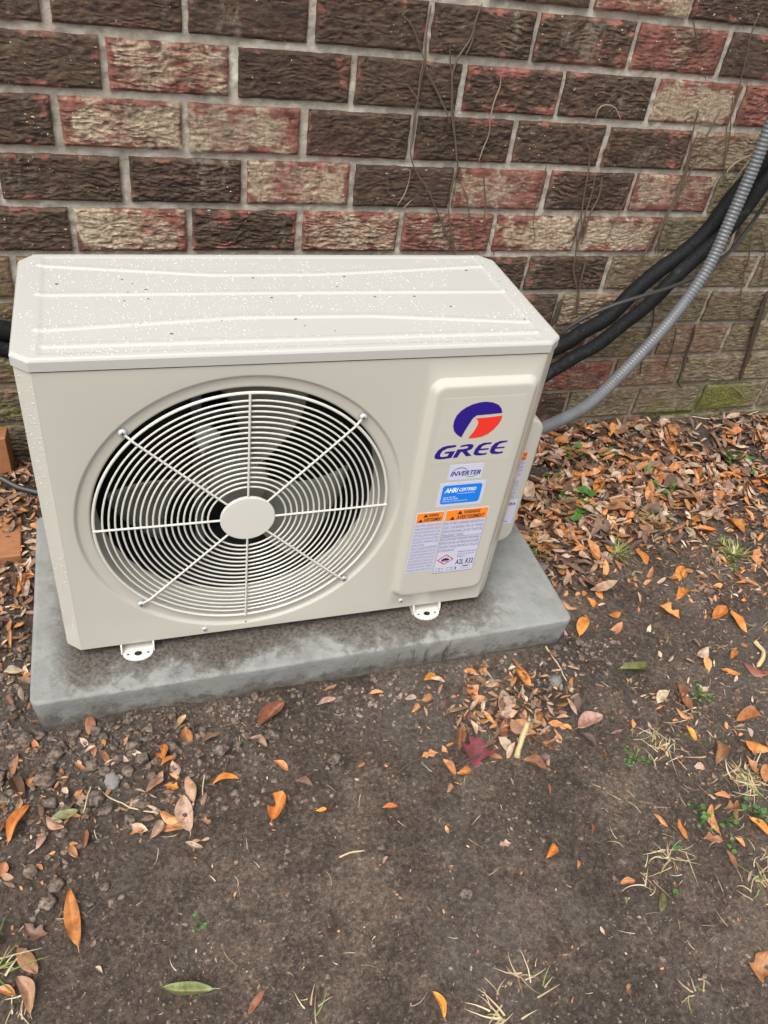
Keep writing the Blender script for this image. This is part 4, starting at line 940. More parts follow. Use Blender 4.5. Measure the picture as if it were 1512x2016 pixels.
leaves = [
 (147, 1810, 116, 98, 'n', 'o', 'large upright orange leaf with a pale tip at the lower left', None), (74, 1833, 52, 160, 'l', 'd', 'dark brown ragged leaf left of the large upright orange leaf', None),
 (55, 1893, 66, -52, 'e', 'b', 'shiny brown oval leaf below the ragged dark leaf at left', None), (47, 1962, 84, 110, 'n', 't', 'narrow tan leaf standing near the lower left corner', None),
 (12, 1956, 44, -20, 'e', 'a', LF, G_LEFT), (371, 1948, 104, 178, 'n', 'G', 'long silvery green leaf lying in the bottom foreground', None), (505, 1975, 60, 55, 'n', 'r', 'small dark red narrow leaf right of the silvery green leaf', None),
 (195, 1912, 20, 140, 'o', 'k', LS, G_SOIL), (862, 1980, 60, 115, 'n', 'y', 'bright orange narrow leaf at the bottom centre', None), (1082, 1678, 34, 60, 'o', 'o', 'rounded orange leaf alone on the bare soil right of centre', None),
 (1136, 1704, 16, 90, 'o', 'a', LS, G_SOIL), (1234, 1739, 30, 10, 'e', 'a', LS, G_SOIL), (1302, 1778, 42, 80, 'e', 'g', 'olive green leaf standing in the soil at the lower right', None), (1237, 1952, 26, 100, 'l', 'b', LS, G_SOIL),
 (1500, 1911, 64, 80, 'l', 'a', 'large torn tan-orange leaf cut by the right edge, low down', None), (1185, 1835, 20, 120, 'o', 'p', LS, G_SOIL), (994, 1665, 28, 20, 'l', 'p', LS, G_SOIL), (758, 1695, 18, 60, 'e', 'p', LS, G_SOIL),
 (850, 1342, 34, 180, 'o', 'y', 'yellow-orange notched leaf on the soil just below the pad edge', None), (739, 1369, 36, 15, 'n', 'a', 'narrow orange-tan leaf left of the yellow notched leaf', None), (650, 1357, 32, 25, 'n', 'b', LS, G_SOIL),
 (533, 1412, 82, 38, 'c', 'r', 'curled red-brown leaf on the soil in front of the pad', None), (508, 1464, 42, -30, 'c', 'p', 'pinkish twisted leaf below the curled red-brown leaf', None), (644, 1386, 40, 20, 'c', 'p', LS, G_SOIL),
 (553, 1510, 38, -40, 'e', 'a', LS, G_SOIL), (598, 1546, 40, -20, 'c', 'd', LS, G_SOIL), (546, 1596, 66, 70, 't', 'o', 'large torn orange leaf with a bitten hole on the bare soil', None), (632, 1596, 22, 10, 'o', 'y', LS, G_SOIL),
 (650, 1594, 26, 60, 'c', 'd', LS, G_SOIL), (767, 1591, 30, 5, 'e', 'o', 'small shiny orange leaf at the middle of the bare soil', None), (710, 1509, 18, 20, 'o', 'a', LS, G_SOIL), (846, 1488, 32, 10, 'l', 'a', LS, G_SOIL),
 (939, 1484, 54, 80, 'i', 'm', 'dark crimson broad lobed leaf left of the leaf heap', None), (883, 1514, 40, -50, 'e', 'a', 'brown-orange leaf under the twig beside the crimson leaf', None), (912, 1523, 30, 10, 'o', 'o', LP, G_PILE), (903, 1460, 46, 85, 'e', 'b', LP, G_PILE),
 (837, 1378, 26, 30, 'o', 'a', LS, G_SOIL), (817, 1396, 22, 50, 'o', 'a', LS, G_SOIL), (883, 1553, 20, 70, 'o', 'b', LS, G_SOIL), (879, 1637, 18, 110, 'o', 'a', LS, G_SOIL),
 (933, 1373, 56, -55, 'l', 'a', LP, G_PILE), (992, 1389, 70, 95, 'e', 'p', 'long pinkish-tan upright leaf in the heap at the pad corner', None), (994, 1443, 50, 85, 'n', 'r', LP, G_PILE), (1030, 1335, 54, 120, 'e', 'o', 'orange leaf on top of the heap at the pad corner', None),
 (1049, 1512, 54, -20, 'c', 'b', LP, G_PILE), (1161, 1424, 68, 28, 'e', 'p', 'large pinkish oval leaf with a clear midrib right of the heap', None), (1244, 1317, 64, 8, 'n', 'g', 'olive green leaf lying flat on the soil right of the pad', None), (1303, 1375, 32, 50, 'e', 'k', 'pale tan oval leaf below the olive green flat leaf', None),
 (1488, 1477, 60, 165, 'o', 'o', 'big rounded orange leaf at the right edge, mid height', None), (1410, 1484, 48, 85, 'o', 'b', 'upright brown-orange leaf left of the big rounded orange leaf', None), (1437, 1327, 40, -20, 'n', 'o', LR, G_RIGHT), (1488, 1321, 58, -25, 'e', 'r', 'dark red-brown curled leaf under a pale stick at the right edge', None),
 (1443, 1289, 24, 60, 'e', 'o', LR, G_RIGHT), (1379, 1291, 30, 40, 'o', 'k', 'greyish pale leaf on the soil right of the pad', None), (1405, 1617, 60, 105, 'n', 'a', LR, G_RIGHT), (1298, 1619, 40, -40, 'n', 'a', LR, G_RIGHT), (1342, 1636, 44, 115, 'n', 'o', LR, G_RIGHT),
 (1493, 1630, 60, -40, 'e', 'o', 'large orange leaf cut by the right edge below the straw', None), (1401, 1657, 40, -10, 'l', 'b', LR, G_RIGHT), (1438, 1694, 44, -60, 'n', 'b', LR, G_RIGHT), (1162, 1633, 24, 95, 'n', 'r', LS, G_SOIL), (1081, 1555, 20, 100, 'n', 'b', LS, G_SOIL),
 (1333, 1365, 40, 100, 'n', 'b', LR, G_RIGHT), (1345, 1409, 42, -30, 'e', 'a', LR, G_RIGHT), (1359, 1446, 38, -60, 'n', 'y', 'yellow narrow leaf among the straw at the right', None), (1349, 1387, 40, 120, 'c', 'b', LR, G_RIGHT), (1470, 1420, 50, 10, 'c', 'a', LR, G_RIGHT), (1477, 1510, 40, -60, 'l', 'a', LR, G_RIGHT),
 (1507, 1525, 40, 80, 'e', 'a', LR, G_RIGHT), (1420, 1570, 34, -10, 'e', 'a', LR, G_RIGHT), (1440, 1590, 30, 10, 'l', 'b', LR, G_RIGHT), (1450, 1605, 30, 90, 'n', 'b', LR, G_RIGHT), (1455, 1660, 30, -50, 'e', 'a', LR, G_RIGHT),
 (177, 1429, 36, 85, 'e', 'b', 'brown leaf leaning on the front face of the pad, left', None), (206, 1494, 38, -55, 'n', 'b', LF, G_LEFT), (184, 1480, 26, 95, 'n', 'b', LF, G_LEFT), (320, 1487, 34, 70, 't', 'o', LF, G_LEFT), (332, 1501, 40, 35, 'n', 'o', 'narrow orange crescent leaf below the pad, left of centre', None),
 (346, 1523, 38, 110, 'o', 'p', LF, G_LEFT), (444, 1542, 56, 12, 'n', 'o', 'orange leaf with a dark stem alone right of the leaf cluster', None), (339, 1553, 32, -10, 'l', 'o', LF, G_LEFT), (375, 1560, 52, 105, 'e', 't', LF, G_LEFT), (368, 1604, 72, 100, 'e', 'p', 'broad pinkish-brown leaf on top of the cluster at left', None),
 (339, 1613, 50, -15, 'e', 'a', LF, G_LEFT), (308, 1637, 48, 55, 'o', 'p', LF, G_LEFT), (340, 1635, 52, 10, 'e', 'a', LF, G_LEFT), (382, 1666, 38, -15, 'n', 'k', LF, G_LEFT), (404, 1621, 24, -20, 'l', 'b', LF, G_LEFT), (404, 1655, 18, 10, 'o', 'p', LF, G_LEFT), (290, 1615, 30, 10, 'o', 'd', LF, G_LEFT), (305, 1550, 44, 30, 'c', 't', LF, G_LEFT),
 (41, 1630, 84, 58, 'n', 'o', 'big bright orange leaf at the left edge', None), (126, 1608, 62, 15, 'e', 'G', 'yellow-green oval leaf on the crumbly soil at left', None), (110, 1623, 44, -35, 'e', 't', 'tan leaf half under the yellow-green leaf', None), (144, 1678, 38, -60, 'e', 'b', LF, G_LEFT), (169, 1654, 36, 85, 'e', 'b', LF, G_LEFT), (79, 1659, 36, 60, 'o', 'p', LF, G_LEFT),
 (162, 1578, 28, 80, 'l', 'p', LF, G_LEFT), (131, 1535, 34, 60, 'n', 'b', LF, G_LEFT), (31, 1508, 52, 80, 'n', 'b', LF, G_LEFT), (38, 1553, 52, -65, 'e', 'd', LF, G_LEFT), (15, 1628, 56, 30, 'e', 'r', LF, G_LEFT), (3, 1718, 40, 60, 'o', 'a', LF, G_LEFT), (103, 1682, 16, 20, 'o', 'a', LF, G_LEFT), (371, 1451, 30, -70, 'o', 'a', LF, G_LEFT),
 (414, 1460, 36, 20, 'c', 'd', LF, G_LEFT), (358, 1424, 34, 60, 'c', 't', LF, G_LEFT), (35, 1590, 40, 75, 'n', 't', LF, G_LEFT), (60, 1545, 26, -50, 'e', 'b', LF, G_LEFT), (95, 1535, 60, 5, 'e', 'd', LF, G_LEFT),
 (1147, 1238, 46, 65, 'e', 'o', 'orange leaf standing against the right corner of the pad', None), (1370, 995, 70, -55, 'e', 'o', 'broad orange leaf with a forked end in the litter right of the grass tuft', None), (1433, 945, 54, -12, 'n', 'o', LW, G_WALL), (1397, 930, 36, -70, 'e', 'k', 'pale tan oval leaf high in the wall litter', None),
 (1274, 927, 36, 70, 'e', 'G', 'yellowish green-tan leaf in the middle of the wall litter', None), (1179, 964, 46, 60, 'e', 'o', LW, G_WALL), (1261, 1099, 42, -60, 'e', 'o', 'orange leaf at the edge of the litter between two grass tufts', None), (1340, 1133, 30, 75, 'e', 'o', 'small orange leaf on the open soil below the litter', None),
 (1178, 1171, 28, -60, 'e', 'o', LS, G_SOIL), (1316, 1207, 50, -35, 'l', 'o', 'narrow crooked orange leaf on the soil right of the pad', None), (1414, 1210, 34, 40, 'e', 'o', LR, G_RIGHT), (1453, 1226, 60, -55, 'n', 'o', 'long narrow orange leaf pointing down at the far right', None), (1207, 1213, 26, 10, 'o', 'o', LS, G_SOIL), (1337, 1171, 26, 60, 'o', 'o', LR, G_RIGHT),
 (1170, 1028, 50, -12, 'n', 'p', 'pinkish narrow leaf below the green weed', None), (1446, 1041, 48, -50, 'e', 'o', LW, G_WALL), (1384, 1046, 54, -5, 'n', 'o', LW, G_WALL), (1493, 1103, 40, 95, 'l', 'a', LW, G_WALL), (1472, 1153, 46, -10, 'n', 'o', LR, G_RIGHT), (1207, 852, 36, 95, 'e', 'o', LW, G_WALL), (1430, 855, 38, 95, 'e', 'o', LW, G_WALL),
 (1285, 858, 40, -20, 'e', 'o', LW, G_WALL), (1308, 862, 40, 10, 'e', 'a', LW, G_WALL), (1257, 843, 40, 15, 'e', 'b', LW, G_WALL), (1137, 856, 34, 10, 'e', 'r', LW, G_WALL), (1225, 848, 34, 8, 'e', 'a', LW, G_WALL), (1362, 858, 26, -20, 'e', 'k', LW, G_WALL), (1103, 876, 26, 5, 'o', 'a', LW, G_WALL), (1066, 886, 26, 60, 'e', 'a', LW, G_WALL),
 (1170, 920, 28, 75, 'o', 'p', LW, G_WALL), (1125, 948, 24, 70, 'o', 'a', LW, G_WALL), (1250, 960, 44, -30, 'e', 'o', LW, G_WALL), (1310, 990, 50, -10, 'l', 'a', LW, G_WALL), (1290, 945, 36, 110, 'e', 'o', LW, G_WALL), (1330, 932, 40, 20, 'c', 'a', LW, G_WALL), (1365, 940, 50, -70, 'c', 'a', LW, G_WALL), (1400, 985, 52, -70, 'c', 'a', LW, G_WALL), (1420, 985, 40, -50, 'n', 'o', LW, G_WALL),
 (1130, 1052, 56, 0, 'n', 'o', 'upper of two narrow orange leaves by the pad edge grass', None), (1122, 1062, 56, -8, 'n', 'o', 'lower of two narrow orange leaves by the pad edge grass', None), (1045, 1000, 40, 10, 'e', 'o', 'orange leaf beside the valve cover', None), (1050, 1025, 40, -30, 'l', 'a', LW, G_WALL), (1105, 1110, 56, -20, 'l', 'd', 'dark brown lobed leaf beside the right edge of the pad', None), (1215, 1010, 60, -5, 'e', 'b', LW, G_WALL), (1096, 1022, 24, -60, 'e', 'o', LW, G_WALL),
 (1120, 1195, 34, -30, 'e', 'a', LS, G_SOIL), (1162, 1190, 26, -60, 'e', 'o', LS, G_SOIL), (1180, 935, 42, 50, 'c', 'b', LW, G_WALL), (1240, 905, 46, -12, 'n', 'o', LW, G_WALL), (1200, 905, 40, 5, 'e', 'g', LW, G_WALL), (1450, 860, 34, 20, 'c', 'a', LW, G_WALL), (1490, 870, 40, 30, 'c', 'b', LW, G_WALL), (1480, 960, 36, 30, 'e', 'o', LW, G_WALL), (1510, 962, 40, -50, 'e', 'o', LW, G_WALL),
 (10, 995, 70, 10, 'n', 'a', 'long orange-brown leaf on the litter above the wood offcut', None), (40, 1010, 34, 5, 'e', 'o', 'small orange leaf under the dark ground cable', None), (10, 925, 50, -35, 'e', 'p', 'grey-pink leaf at the foot of the mossy wall, left', None), (42, 1150, 50, 75, 'n', 'o', 'yellow-brown leaf edge-on against the left side of the pad', None), (55, 1165, 40, 85, 'e', 'k', 'grey-tan leaf beside the left edge of the pad', None), (10, 1165, 34, 60, 'e', 'k', 'curled grey-tan leaf below the wood offcut', None), (20, 1145, 40, -50, 'c', 'd', 'dark curled leaf just below the wood offcut', None),
]
for u, v, L, a, k, c, lab, g in leaves:
    leaf_px(u, v, L, a, k, c, lab, g, lift=.004 if v < 1060 and u > 1000 else (.003 if g == G_PILE else 0))
# random leaves of the litter by the wall and at the left
def zone_right(x, y):   # litter density
    e = .17 + .09 * (float(vn(x * 5, y * 3, 41)) - .5) * 2
    return sst(e - .06, e + .07, y) * (1 - .0 * x)
cnt = 0
while cnt < 85:
    x, y = random.uniform(.80, 1.95), random.uniform(.08, .555)
    if random.random() > zone_right(x, y): continue
    put_leaf(random.choice('eeennolc'), random.choice('ooaabbtprkd'), (x, y, float(gz(x, y))), random.uniform(.022, .046), random.uniform(0, 6.28), (random.uniform(-.35, .35), random.uniform(-.3, .3)), LW, G_WALL, random.uniform(.002, .012)); cnt += 1
cnt = 0
while cnt < 30:
    x, y = random.uniform(-.30, -.07), random.uniform(-.02, .55)
    if -.26 < x < -.075 and .27 < y < .40: continue
    put_leaf(random.choice('eeennolc'), random.choice('bbtpkkdra'), (x, y, float(gz(x, y))), random.uniform(.022, .046), random.uniform(0, 6.28), (random.uniform(-.3, .3), random.uniform(-.3, .3)), 'small brown leaf in the dark litter left of the pad', 'leaves in the litter left of the pad', random.uniform(0, .008)); cnt += 1
# generic leaves get a label of their own from their look and the nearest landmark
CW = {'o': 'orange', 'y': 'yellow-orange', 'b': 'brown', 't': 'tan', 'p': 'pinkish', 'r': 'red-brown', 'd': 'dark brown', 'g': 'olive', 'G': 'green', 'm': 'crimson', 'k': 'pale grey-tan', 'a': 'orange-tan'}
KW = {'e': 'oval', 'n': 'narrow', 'o': 'rounded', 'l': 'ragged', 't': 'torn', 'c': 'curled', 'i': 'lobed'}
LMK = [(147, 1810, 'the large upright orange leaf'), (371, 1948, 'the silvery green leaf'), (939, 1484, 'the crimson lobed leaf'), (546, 1596, 'the large torn orange leaf'), (767, 1591, 'the small shiny orange leaf'), (1161, 1424, 'the large pinkish oval leaf'),
       (1244, 1317, 'the flat olive green leaf'), (1488, 1477, 'the big rounded orange leaf'), (41, 1630, 'the big orange leaf at the left edge'), (126, 1608, 'the yellow-green leaf'), (368, 1604, 'the leaf cluster at left'), (222, 1540, 'the pale grey stone'), (444, 1542, 'the orange leaf with a dark stem'),
       (533, 1412, 'the curled red-brown leaf'), (850, 1342, 'the yellow notched leaf'), (992, 1389, 'the heap at the pad corner'), (1030, 1455, 'the pale splintered stick'), (1147, 1238, 'the right corner of the pad'), (1287, 1030, 'the grass tuft in the litter'), (1212, 1088, 'the small grass tuft nearer the unit'),
       (1443, 1092, 'the far right grass tuft'), (1132, 988, 'the broad-leaved weed'), (1125, 900, 'the upper scalloped weed'), (1300, 968, 'the bluish creeping weed'), (1435, 905, 'the light green sprout'), (1190, 870, 'the dark stick by the wall'), (1390, 905, 'the long dark twig'), (1480, 1300, 'the bent pale splinter'),
       (1300, 1468, 'the flattened straw clump'), (1318, 1690, 'the spidery straw clump'), (1376, 1612, 'the leafy sprouts at lower right'), (1302, 1778, 'the standing olive leaf'), (1082, 1678, 'the rounded orange leaf on bare soil'), (690, 1685, 'the small curved straw'), (862, 1980, 'the bright orange bottom leaf'), (1022, 1925, 'the dry straw stalk'),
       (24, 1075, 'the flat wood offcut'), (7, 885, 'the wood offcut by the wall'), (40, 968, 'the dark ground cable'), (70, 1250, 'the left side of the pad'), (1400, 790, 'the mossy brick'), (1180, 770, 'the low end of the conduit'), (1510, 1220, 'the right edge at mid height'), (1505, 1000, 'the right edge of the litter'), (1340, 1133, 'the open soil patch below the litter')]
def to_px(p):
    q = CR.T @ (np.array(p) - CAM); return 756 - FPX * q[0] / q[2], 1008 + FPX * q[1] / q[2]
labs = {}
for o, c_, k_ in GEN:
    u, v = to_px(o.location)
    a, b, nm = min(LMK, key=lambda t: math.hypot(t[0] - u, t[1] - v)); dd = math.hypot(a - u, b - v)
    side = ('right of' if u > a else 'left of') if abs(u - a) > abs(v - b) else ('below' if v > b else 'above')
    sz = 'small ' if max(o.scale) < .030 else ''
    labs.setdefault(f'{sz}{CW[c_]} {KW[k_]} leaf {side} {nm}', []).append((dd, o))
for t, L in labs.items():
    L.sort(key=lambda q: q[0])
    for i_, (dd, o) in enumerate(L):
        o['label'] = t if len(L) == 1 else (t.replace(' leaf ', (' leaf close ', ' leaf farther ')[i_] if side else ' leaf ') if len(L) == 2 else t)
# countless fragments of dead leaf: one mass
def scatter_leaves(pts, size, cols, tilt, rng):
    n = len(pts)
    V0, F0, _ = leaf_verts(5, .42, .3, .5, .2, 'e', 5, 3)
    V0 = np.array(V0); F0 = np.array(F0)
    a = rng.uniform(0, 2 * math.pi, n); tx = rng.normal(0, tilt, n); ty = rng.normal(0, tilt, n)
    sc = size; wr = rng.uniform(.45, 1.25, n)
    x = V0[None, :, 0] * sc[:, None]; y = V0[None, :, 1] * (sc * wr)[:, None]; z = V0[None, :, 2] * (sc * rng.uniform(-1, 1.4, n))[:, None]
    z = z + x * np.sin(tx)[:, None] + y * np.sin(ty)[:, None]
    X = x * np.cos(a)[:, None] - y * np.sin(a)[:, None]; Y = x * np.sin(a)[:, None] + y * np.cos(a)[:, None]
    V = np.stack([X + pts[:, 0:1], Y + pts[:, 1:2], z + pts[:, 2:3]], -1)
    F = F0[None] + (np.arange(n) * len(V0))[:, None, None]
    C = np.repeat(cols, len(V0), 0)
    return V.reshape(-1, 3), F.reshape(-1, 4), C
rng = np.random.default_rng(5)
PTS, SIZ, COL = [], [], []
pal = 1.5 * np.array([(.19, .105, .065), (.27, .17, .11), (.135, .08, .052), (.33, .23, .16), (.085, .052, .037), (.36, .165, .06), (.40, .18, .06), (.30, .135, .055), (.25, .18, .135), (.36, .275, .20), (.11, .066, .046)])
def zone(n, xr_, yr_, dens_f, s0, s1, lift):
    x = rng.uniform(*xr_, n); y = rng.uniform(*yr_, n)
    k = rng.uniform(0, 1, n) < dens_f(x, y); x, y = x[k], y[k]
    ok = ~((x > SX0 - .002) & (x < SX1 + .004) & (y > SY0 - .004) & (y < SY1 + .01)); x, y = x[ok], y[ok]
    z = gz(x, y) + rng.uniform(.0005, lift, len(x))
    PTS.append(np.stack([x, y, z], -1)); SIZ.append(rng.uniform(s0, s1, len(x)) * rng.uniform(.6, 1, len(x))); COL.append(pal[rng.integers(0, len(pal), len(x))] * rng.uniform(.5, 1.25, (len(x), 1)))
def blob(cx, cy, rx, ry): return lambda x, y: np.exp(-((x - cx) / rx) ** 2 - ((y - cy) / ry) ** 2)
def dr_(x, y):
    e = .17 + .09 * (vn(x * 5, y * 3, 41) - .5) * 2
    return sst(e - .10, e + .08, y) * (.35 + .65 * (fbm(x * 9, y * 9, 47, 2) > .42))
zone(5400, (.74, 2.05), (.02, .565), dr_, .020, .056, .020)
zone(2600, (.90, 2.05), (-.12, .32), lambda x, y: .55 * sst(-.10, .20, y) * (.35 + vn(x * 8, y * 8, 43)), .012, .038, .006)
zone(2800, (.95, 1.75), (-.62, .10), lambda x, y: .65 * sst(1.02, 1.30, x + .25 * y) * (vn(x * 7, y * 7, 44) > .35), .008, .034, .005)
zone(2500, (.74, 2.05), (.02, .565), dr_, .006, .018, .010)
zone(2600, (-.40, -.055), (-.12, .565), lambda x, y: sst(-.12, .22, y), .008, .032, .012)
zone(1600, (-.05, .78), (.375, .565), lambda x, y: x * 0 + .9, .010, .034, .012)
pc = ground_at(1010, 1400); zone(1500, (pc[0] - .2, pc[0] + .2), (pc[1] - .16, pc[1] + .12), blob(pc[0], pc[1], .085, .075), .010, .040, .010)
zone(700, (pc[0] - .25, pc[0] + .2), (pc[1] - .16, pc[1] + .12), blob(pc[0] - .05, pc[1] + .02, .13, .06), .004, .018, .004)
pc = ground_at(1420, 1480); zone(1500, (pc[0] - .3, pc[0] + .3), (pc[1] - .3, pc[1] + .3), blob(pc[0] + .03, pc[1], .12, .17), .004, .020, .005)
zone(4200, (.84, 1.9), (-.35, .25), lambda x, y: .16 + .6 * sst(1.0, 1.5, x + y) + .3 * sst(-.05, .2, y), .003, .018, .003)
pc = ground_at(90, 1570); zone(700, (pc[0] - .2, pc[0] + .2), (pc[1] - .2, pc[1] + .2), blob(pc[0], pc[1], .11, .1), .005, .026, .006)
pc = ground_at(330, 1590); zone(260, (pc[0] - .15, pc[0] + .15), (pc[1] - .1, pc[1] + .1), blob(pc[0], pc[1], .05, .045), .006, .030, .006)
zone(1500, (-.2, 1.3), (-.85, -.07), lambda x, y: x * 0 + .8, .002, .009, .0015)
V, Fq, C = scatter_leaves(np.vstack(PTS), np.concatenate(SIZ), np.vstack(COL), .42, rng)
lm = bpy.data.meshes.new('leaf_litter'); lm.from_pydata(V.tolist(), [], Fq.tolist()); lm.materials.append(LITTER)
ca = lm.color_attributes.new('Col', 'FLOAT_COLOR', 'POINT'); ca.data.foreach_set('color', np.hstack([C, np.ones((len(C), 1))]).ravel().astype(np.float32))
lm.polygons.foreach_set('use_smooth', [True] * len(lm.polygons))
lo_ = bpy.data.objects.new('leaf_litter', lm); col.objects.link(lo_)
tag(lo_, 'dense brown litter of broken dead leaves over the soil', 'leaf litter', None, 'stuff')
# ------------------------------------------------------------------ soil crumbs and clods
ico = None
def ico_np(sub):
    import bmesh
    b = bmesh.new(); bmesh.ops.create_icosphere(b, subdivisions=sub, radius=1)
    v = np.array([q.co[:] for q in b.verts]); f = np.array([[q.index for q in p.verts] for p in b.faces]); b.free(); return v, f
iv, if_ = ico_np(1)
def crumbs(n, xr_, yr_, df, r0, sg):
    x = rng.uniform(*xr_, n); y = rng.uniform(*yr_, n); k = rng.uniform(0, 1, n) < df(x, y); x, y = x[k], y[k]
    ok = ~((x > SX0 - .003) & (x < SX1 + .003) & (y > SY0 - .003) & (y < SY1 + .003)); x, y = x[ok], y[ok]
    r = np.clip(r0 * rng.lognormal(0, sg, len(x)), .0006, .011)
    return np.stack([x, y, gz(x, y) + r * .25, r], -1)
cl = lambda x, y: sst(-.46, -.12, y) * (1 - sst(.12, .55, x)) * (1 - sst(-.06, .1, y)) * (vn(x * 9, y * 9, 61) > .35)
Q = np.vstack([crumbs(9500, (-.35, .6), (-.5, .05), cl, .0021, .58), crumbs(2200, (-.25, 1.0), (-.22, -.07), lambda x, y: sst(-.2, -.08, y) * .8, .0026, .45), crumbs(26000, (-.3, 1.5), (-.95, .2), lambda x, y: .25 + .7 * (vn(x * 6, y * 6, 71) > .5), .0013, .4), crumbs(700, (-.35, -.06), (-.15, .3), lambda x, y: x * 0 + .8, .003, .5)])
CV, CF, cb = [], [], 0
iv2, if2 = ico_np(2)
for big in (False, True):
    q = Q[(Q[:, 3] > .0024) == big]; bv, bf = (iv2, if2) if big else (iv, if_)
    n = len(q); an = rng.uniform(0, 6.28, n)
    low = 1 + .30 * np.sin(bv[None, :, 0] * 2.6 + rng.uniform(0, 6, (n, 1))) * np.sin(bv[None, :, 1] * 3.1 + rng.uniform(0, 6, (n, 1))) + .22 * np.sin(bv[None, :, 2] * 4.2 + rng.uniform(0, 6, (n, 1)))
    jr = (low * rng.uniform(.82, 1.18, (n, len(bv))))[..., None]
    sv = bv[None] * jr * np.stack([rng.uniform(.8, 1.4, n), rng.uniform(.65, 1.1, n), rng.uniform(.45, .85, n)], -1)[:, None, :]
    ca_, sa_ = np.cos(an)[:, None], np.sin(an)[:, None]
    vx = sv[..., 0] * ca_ - sv[..., 1] * sa_; vy = sv[..., 0] * sa_ + sv[..., 1] * ca_
    V = np.stack([vx, vy, sv[..., 2]], -1) * q[:, None, 3:4] + q[:, None, :3] - np.array([0, 0, .0006])
    CV.append(V.reshape(-1, 3)); CF.append((bf[None] + (np.arange(n) * len(bv))[:, None, None]).reshape(-1, 3) + cb); cb += n * len(bv)
V = np.vstack(CV); Fq = np.vstack(CF)
cm = bpy.data.meshes.new('soil_crumbs'); cm.from_pydata(V.tolist(), [], Fq.tolist()); cm.materials.append(CRUMB); cm.polygons.foreach_set('use_smooth', [True] * len(cm.polygons))
co_ = bpy.data.objects.new('soil_crumbs', cm); col.objects.link(co_); tag(co_, 'loose dark crumbs of soil over the ground', 'soil', None, 'stuff')
iv3, if3 = ico_np(3)
def clod(u, v, r, mat, name, label, cat, group=None, sq=.75):
    c = ground_at(u, v); sd_ = random.uniform(0, 100)
    d = 1 + (fbm(iv3[:, 0] * 2.4 + sd_, iv3[:, 1] * 2.4 + iv3[:, 2] * 1.9, 5, 5, .75) - .5) * 1.25
    vv = iv3 * d[:, None] * r * np.array([1, random.uniform(.8, 1.1), sq]) + c + np.array([0, 0, r * .35])
    tag(obj(name, vv, if3.tolist(), mat, None, sharp=None), label, cat, group)
CL = {}
for u, v, r in ((90, 1537, .017), (110, 1487, .012), (190, 1575, .011), (262, 1471, .011), (252, 1520, .009), (285, 1590, .010), (278, 1497, .009), (205, 1520, .008), (50, 1460, .012), (95, 1780, .011), (300, 1530, .008), (150, 1445, .008), (232, 1496, .008), (60, 1720, .010), (190, 1440, .009), (110, 1745, .010), (330, 1470, .007), (310, 1500, .008)):
    a, b, nm = min([t for t in LMK if 'clod' not in t[2]], key=lambda t: math.hypot(t[0] - u, t[1] - v))
    side = ('right of' if u > a else 'left of') if abs(u - a) > abs(v - b) else ('below' if v > b else 'above')
    szw = 'large' if r > .0115 else ('middle-sized' if r > .0085 else 'small')
    dd = int(math.hypot(a - u, b - v)); rank_ = CL.setdefault((szw, side, nm), 0); CL[(szw, side, nm)] += 1
    clod(u, v, r, CRUMB, 'soil_clod', f'{szw} dark soil clod {side} {nm}' + ('', ', second of these', ', third of these')[min(rank_, 2)], 'soil clod', 'dark soil clods left of centre')
clod(222, 1540, .0125, plain('grey_stone', (.20, .18, .17), .8), 'stone', 'flat pale grey stone among the dark soil clods', 'stone', None, .5)
clod(1092, 1344, .0125, plain('grey_lump', (.17, .155, .14), .9), 'stone', 'round grey lump at the right side of the leaf heap', 'stone')
clod(918, 1760, .0100, CRUMB, 'soil_clod', 'flat soil lump alone on the bare ground, lower centre', 'soil clod', None, .45)
c = ground_at(1130, 1270); t = np.linspace(0, 2 * math.pi, 40)
ringp = [(c[0] + .0125 * math.cos(q), c[1] + .0125 * math.sin(q), float(gz(c[0] + .0125 * math.cos(q), c[1] + .0125 * math.sin(q))) + .002) for q in t]
tag(MB().tube(ringp, .0021, 8).obj('rubber_ring', plain('ring_black', (.018, .018, .018), .6), None), 'black rubber ring on the soil at the right front corner of the pad', 'ring')
# ------------------------------------------------------------------ twigs, splinters
TW = plain('twig_bark', (.07, .048, .034), .9); PALE = plain('pale_splinter', (.55, .42, .22), .8); STR = plain('straw_stem', (.50, .40, .25), .8)
def twig(pts, r, mat, label, name='twig', cat='twig', flat=1.0):
    p = spline([ground_at(u, v) + np.array([0, 0, .004 + r]) for u, v in pts], .006); k = np.arange(len(p)) * .5
    p[:, :2] += (np.stack([vn(k, k * 0 + r * 999, 3), vn(k, k * 0 + r * 777, 4)], -1) - .5) * .003
    rr = r * (.75 + .5 * vn(k, k * 0, 8)); rr[-1] *= .4
    tag(MB().tube(p, rr, 6).obj(name, mat, None), label, cat)
twig([(783, 1525), (805, 1508), (832, 1495)], .0022, TW, 'short dark twig on the bare soil below the orange leaf')
twig([(896, 1513), (925, 1497), (955, 1487), (988, 1478)], .0020, TW, 'brown twig lying across the crimson leaf')
twig([(1015, 1497), (1025, 1460), (1040, 1422)], .0052, PALE, 'pale splintered stick beside the leaf heap', 'wood_splinter', 'splinter')
twig([(1483, 1270), (1500, 1292), (1488, 1318)], .0046, PALE, 'bent pale splinter of wood at the right edge', 'wood_splinter', 'splinter')
twig([(196, 1554), (215, 1572), (248, 1590), (285, 1600), (313, 1606)], .0011, STR, 'long thin pale root curving over the crumbly soil', 'root', 'root')
twig([(181, 1553), (172, 1580), (163, 1604)], .0011, STR, 'straight pale straw left of the curved pale root', 'straw', 'straw')
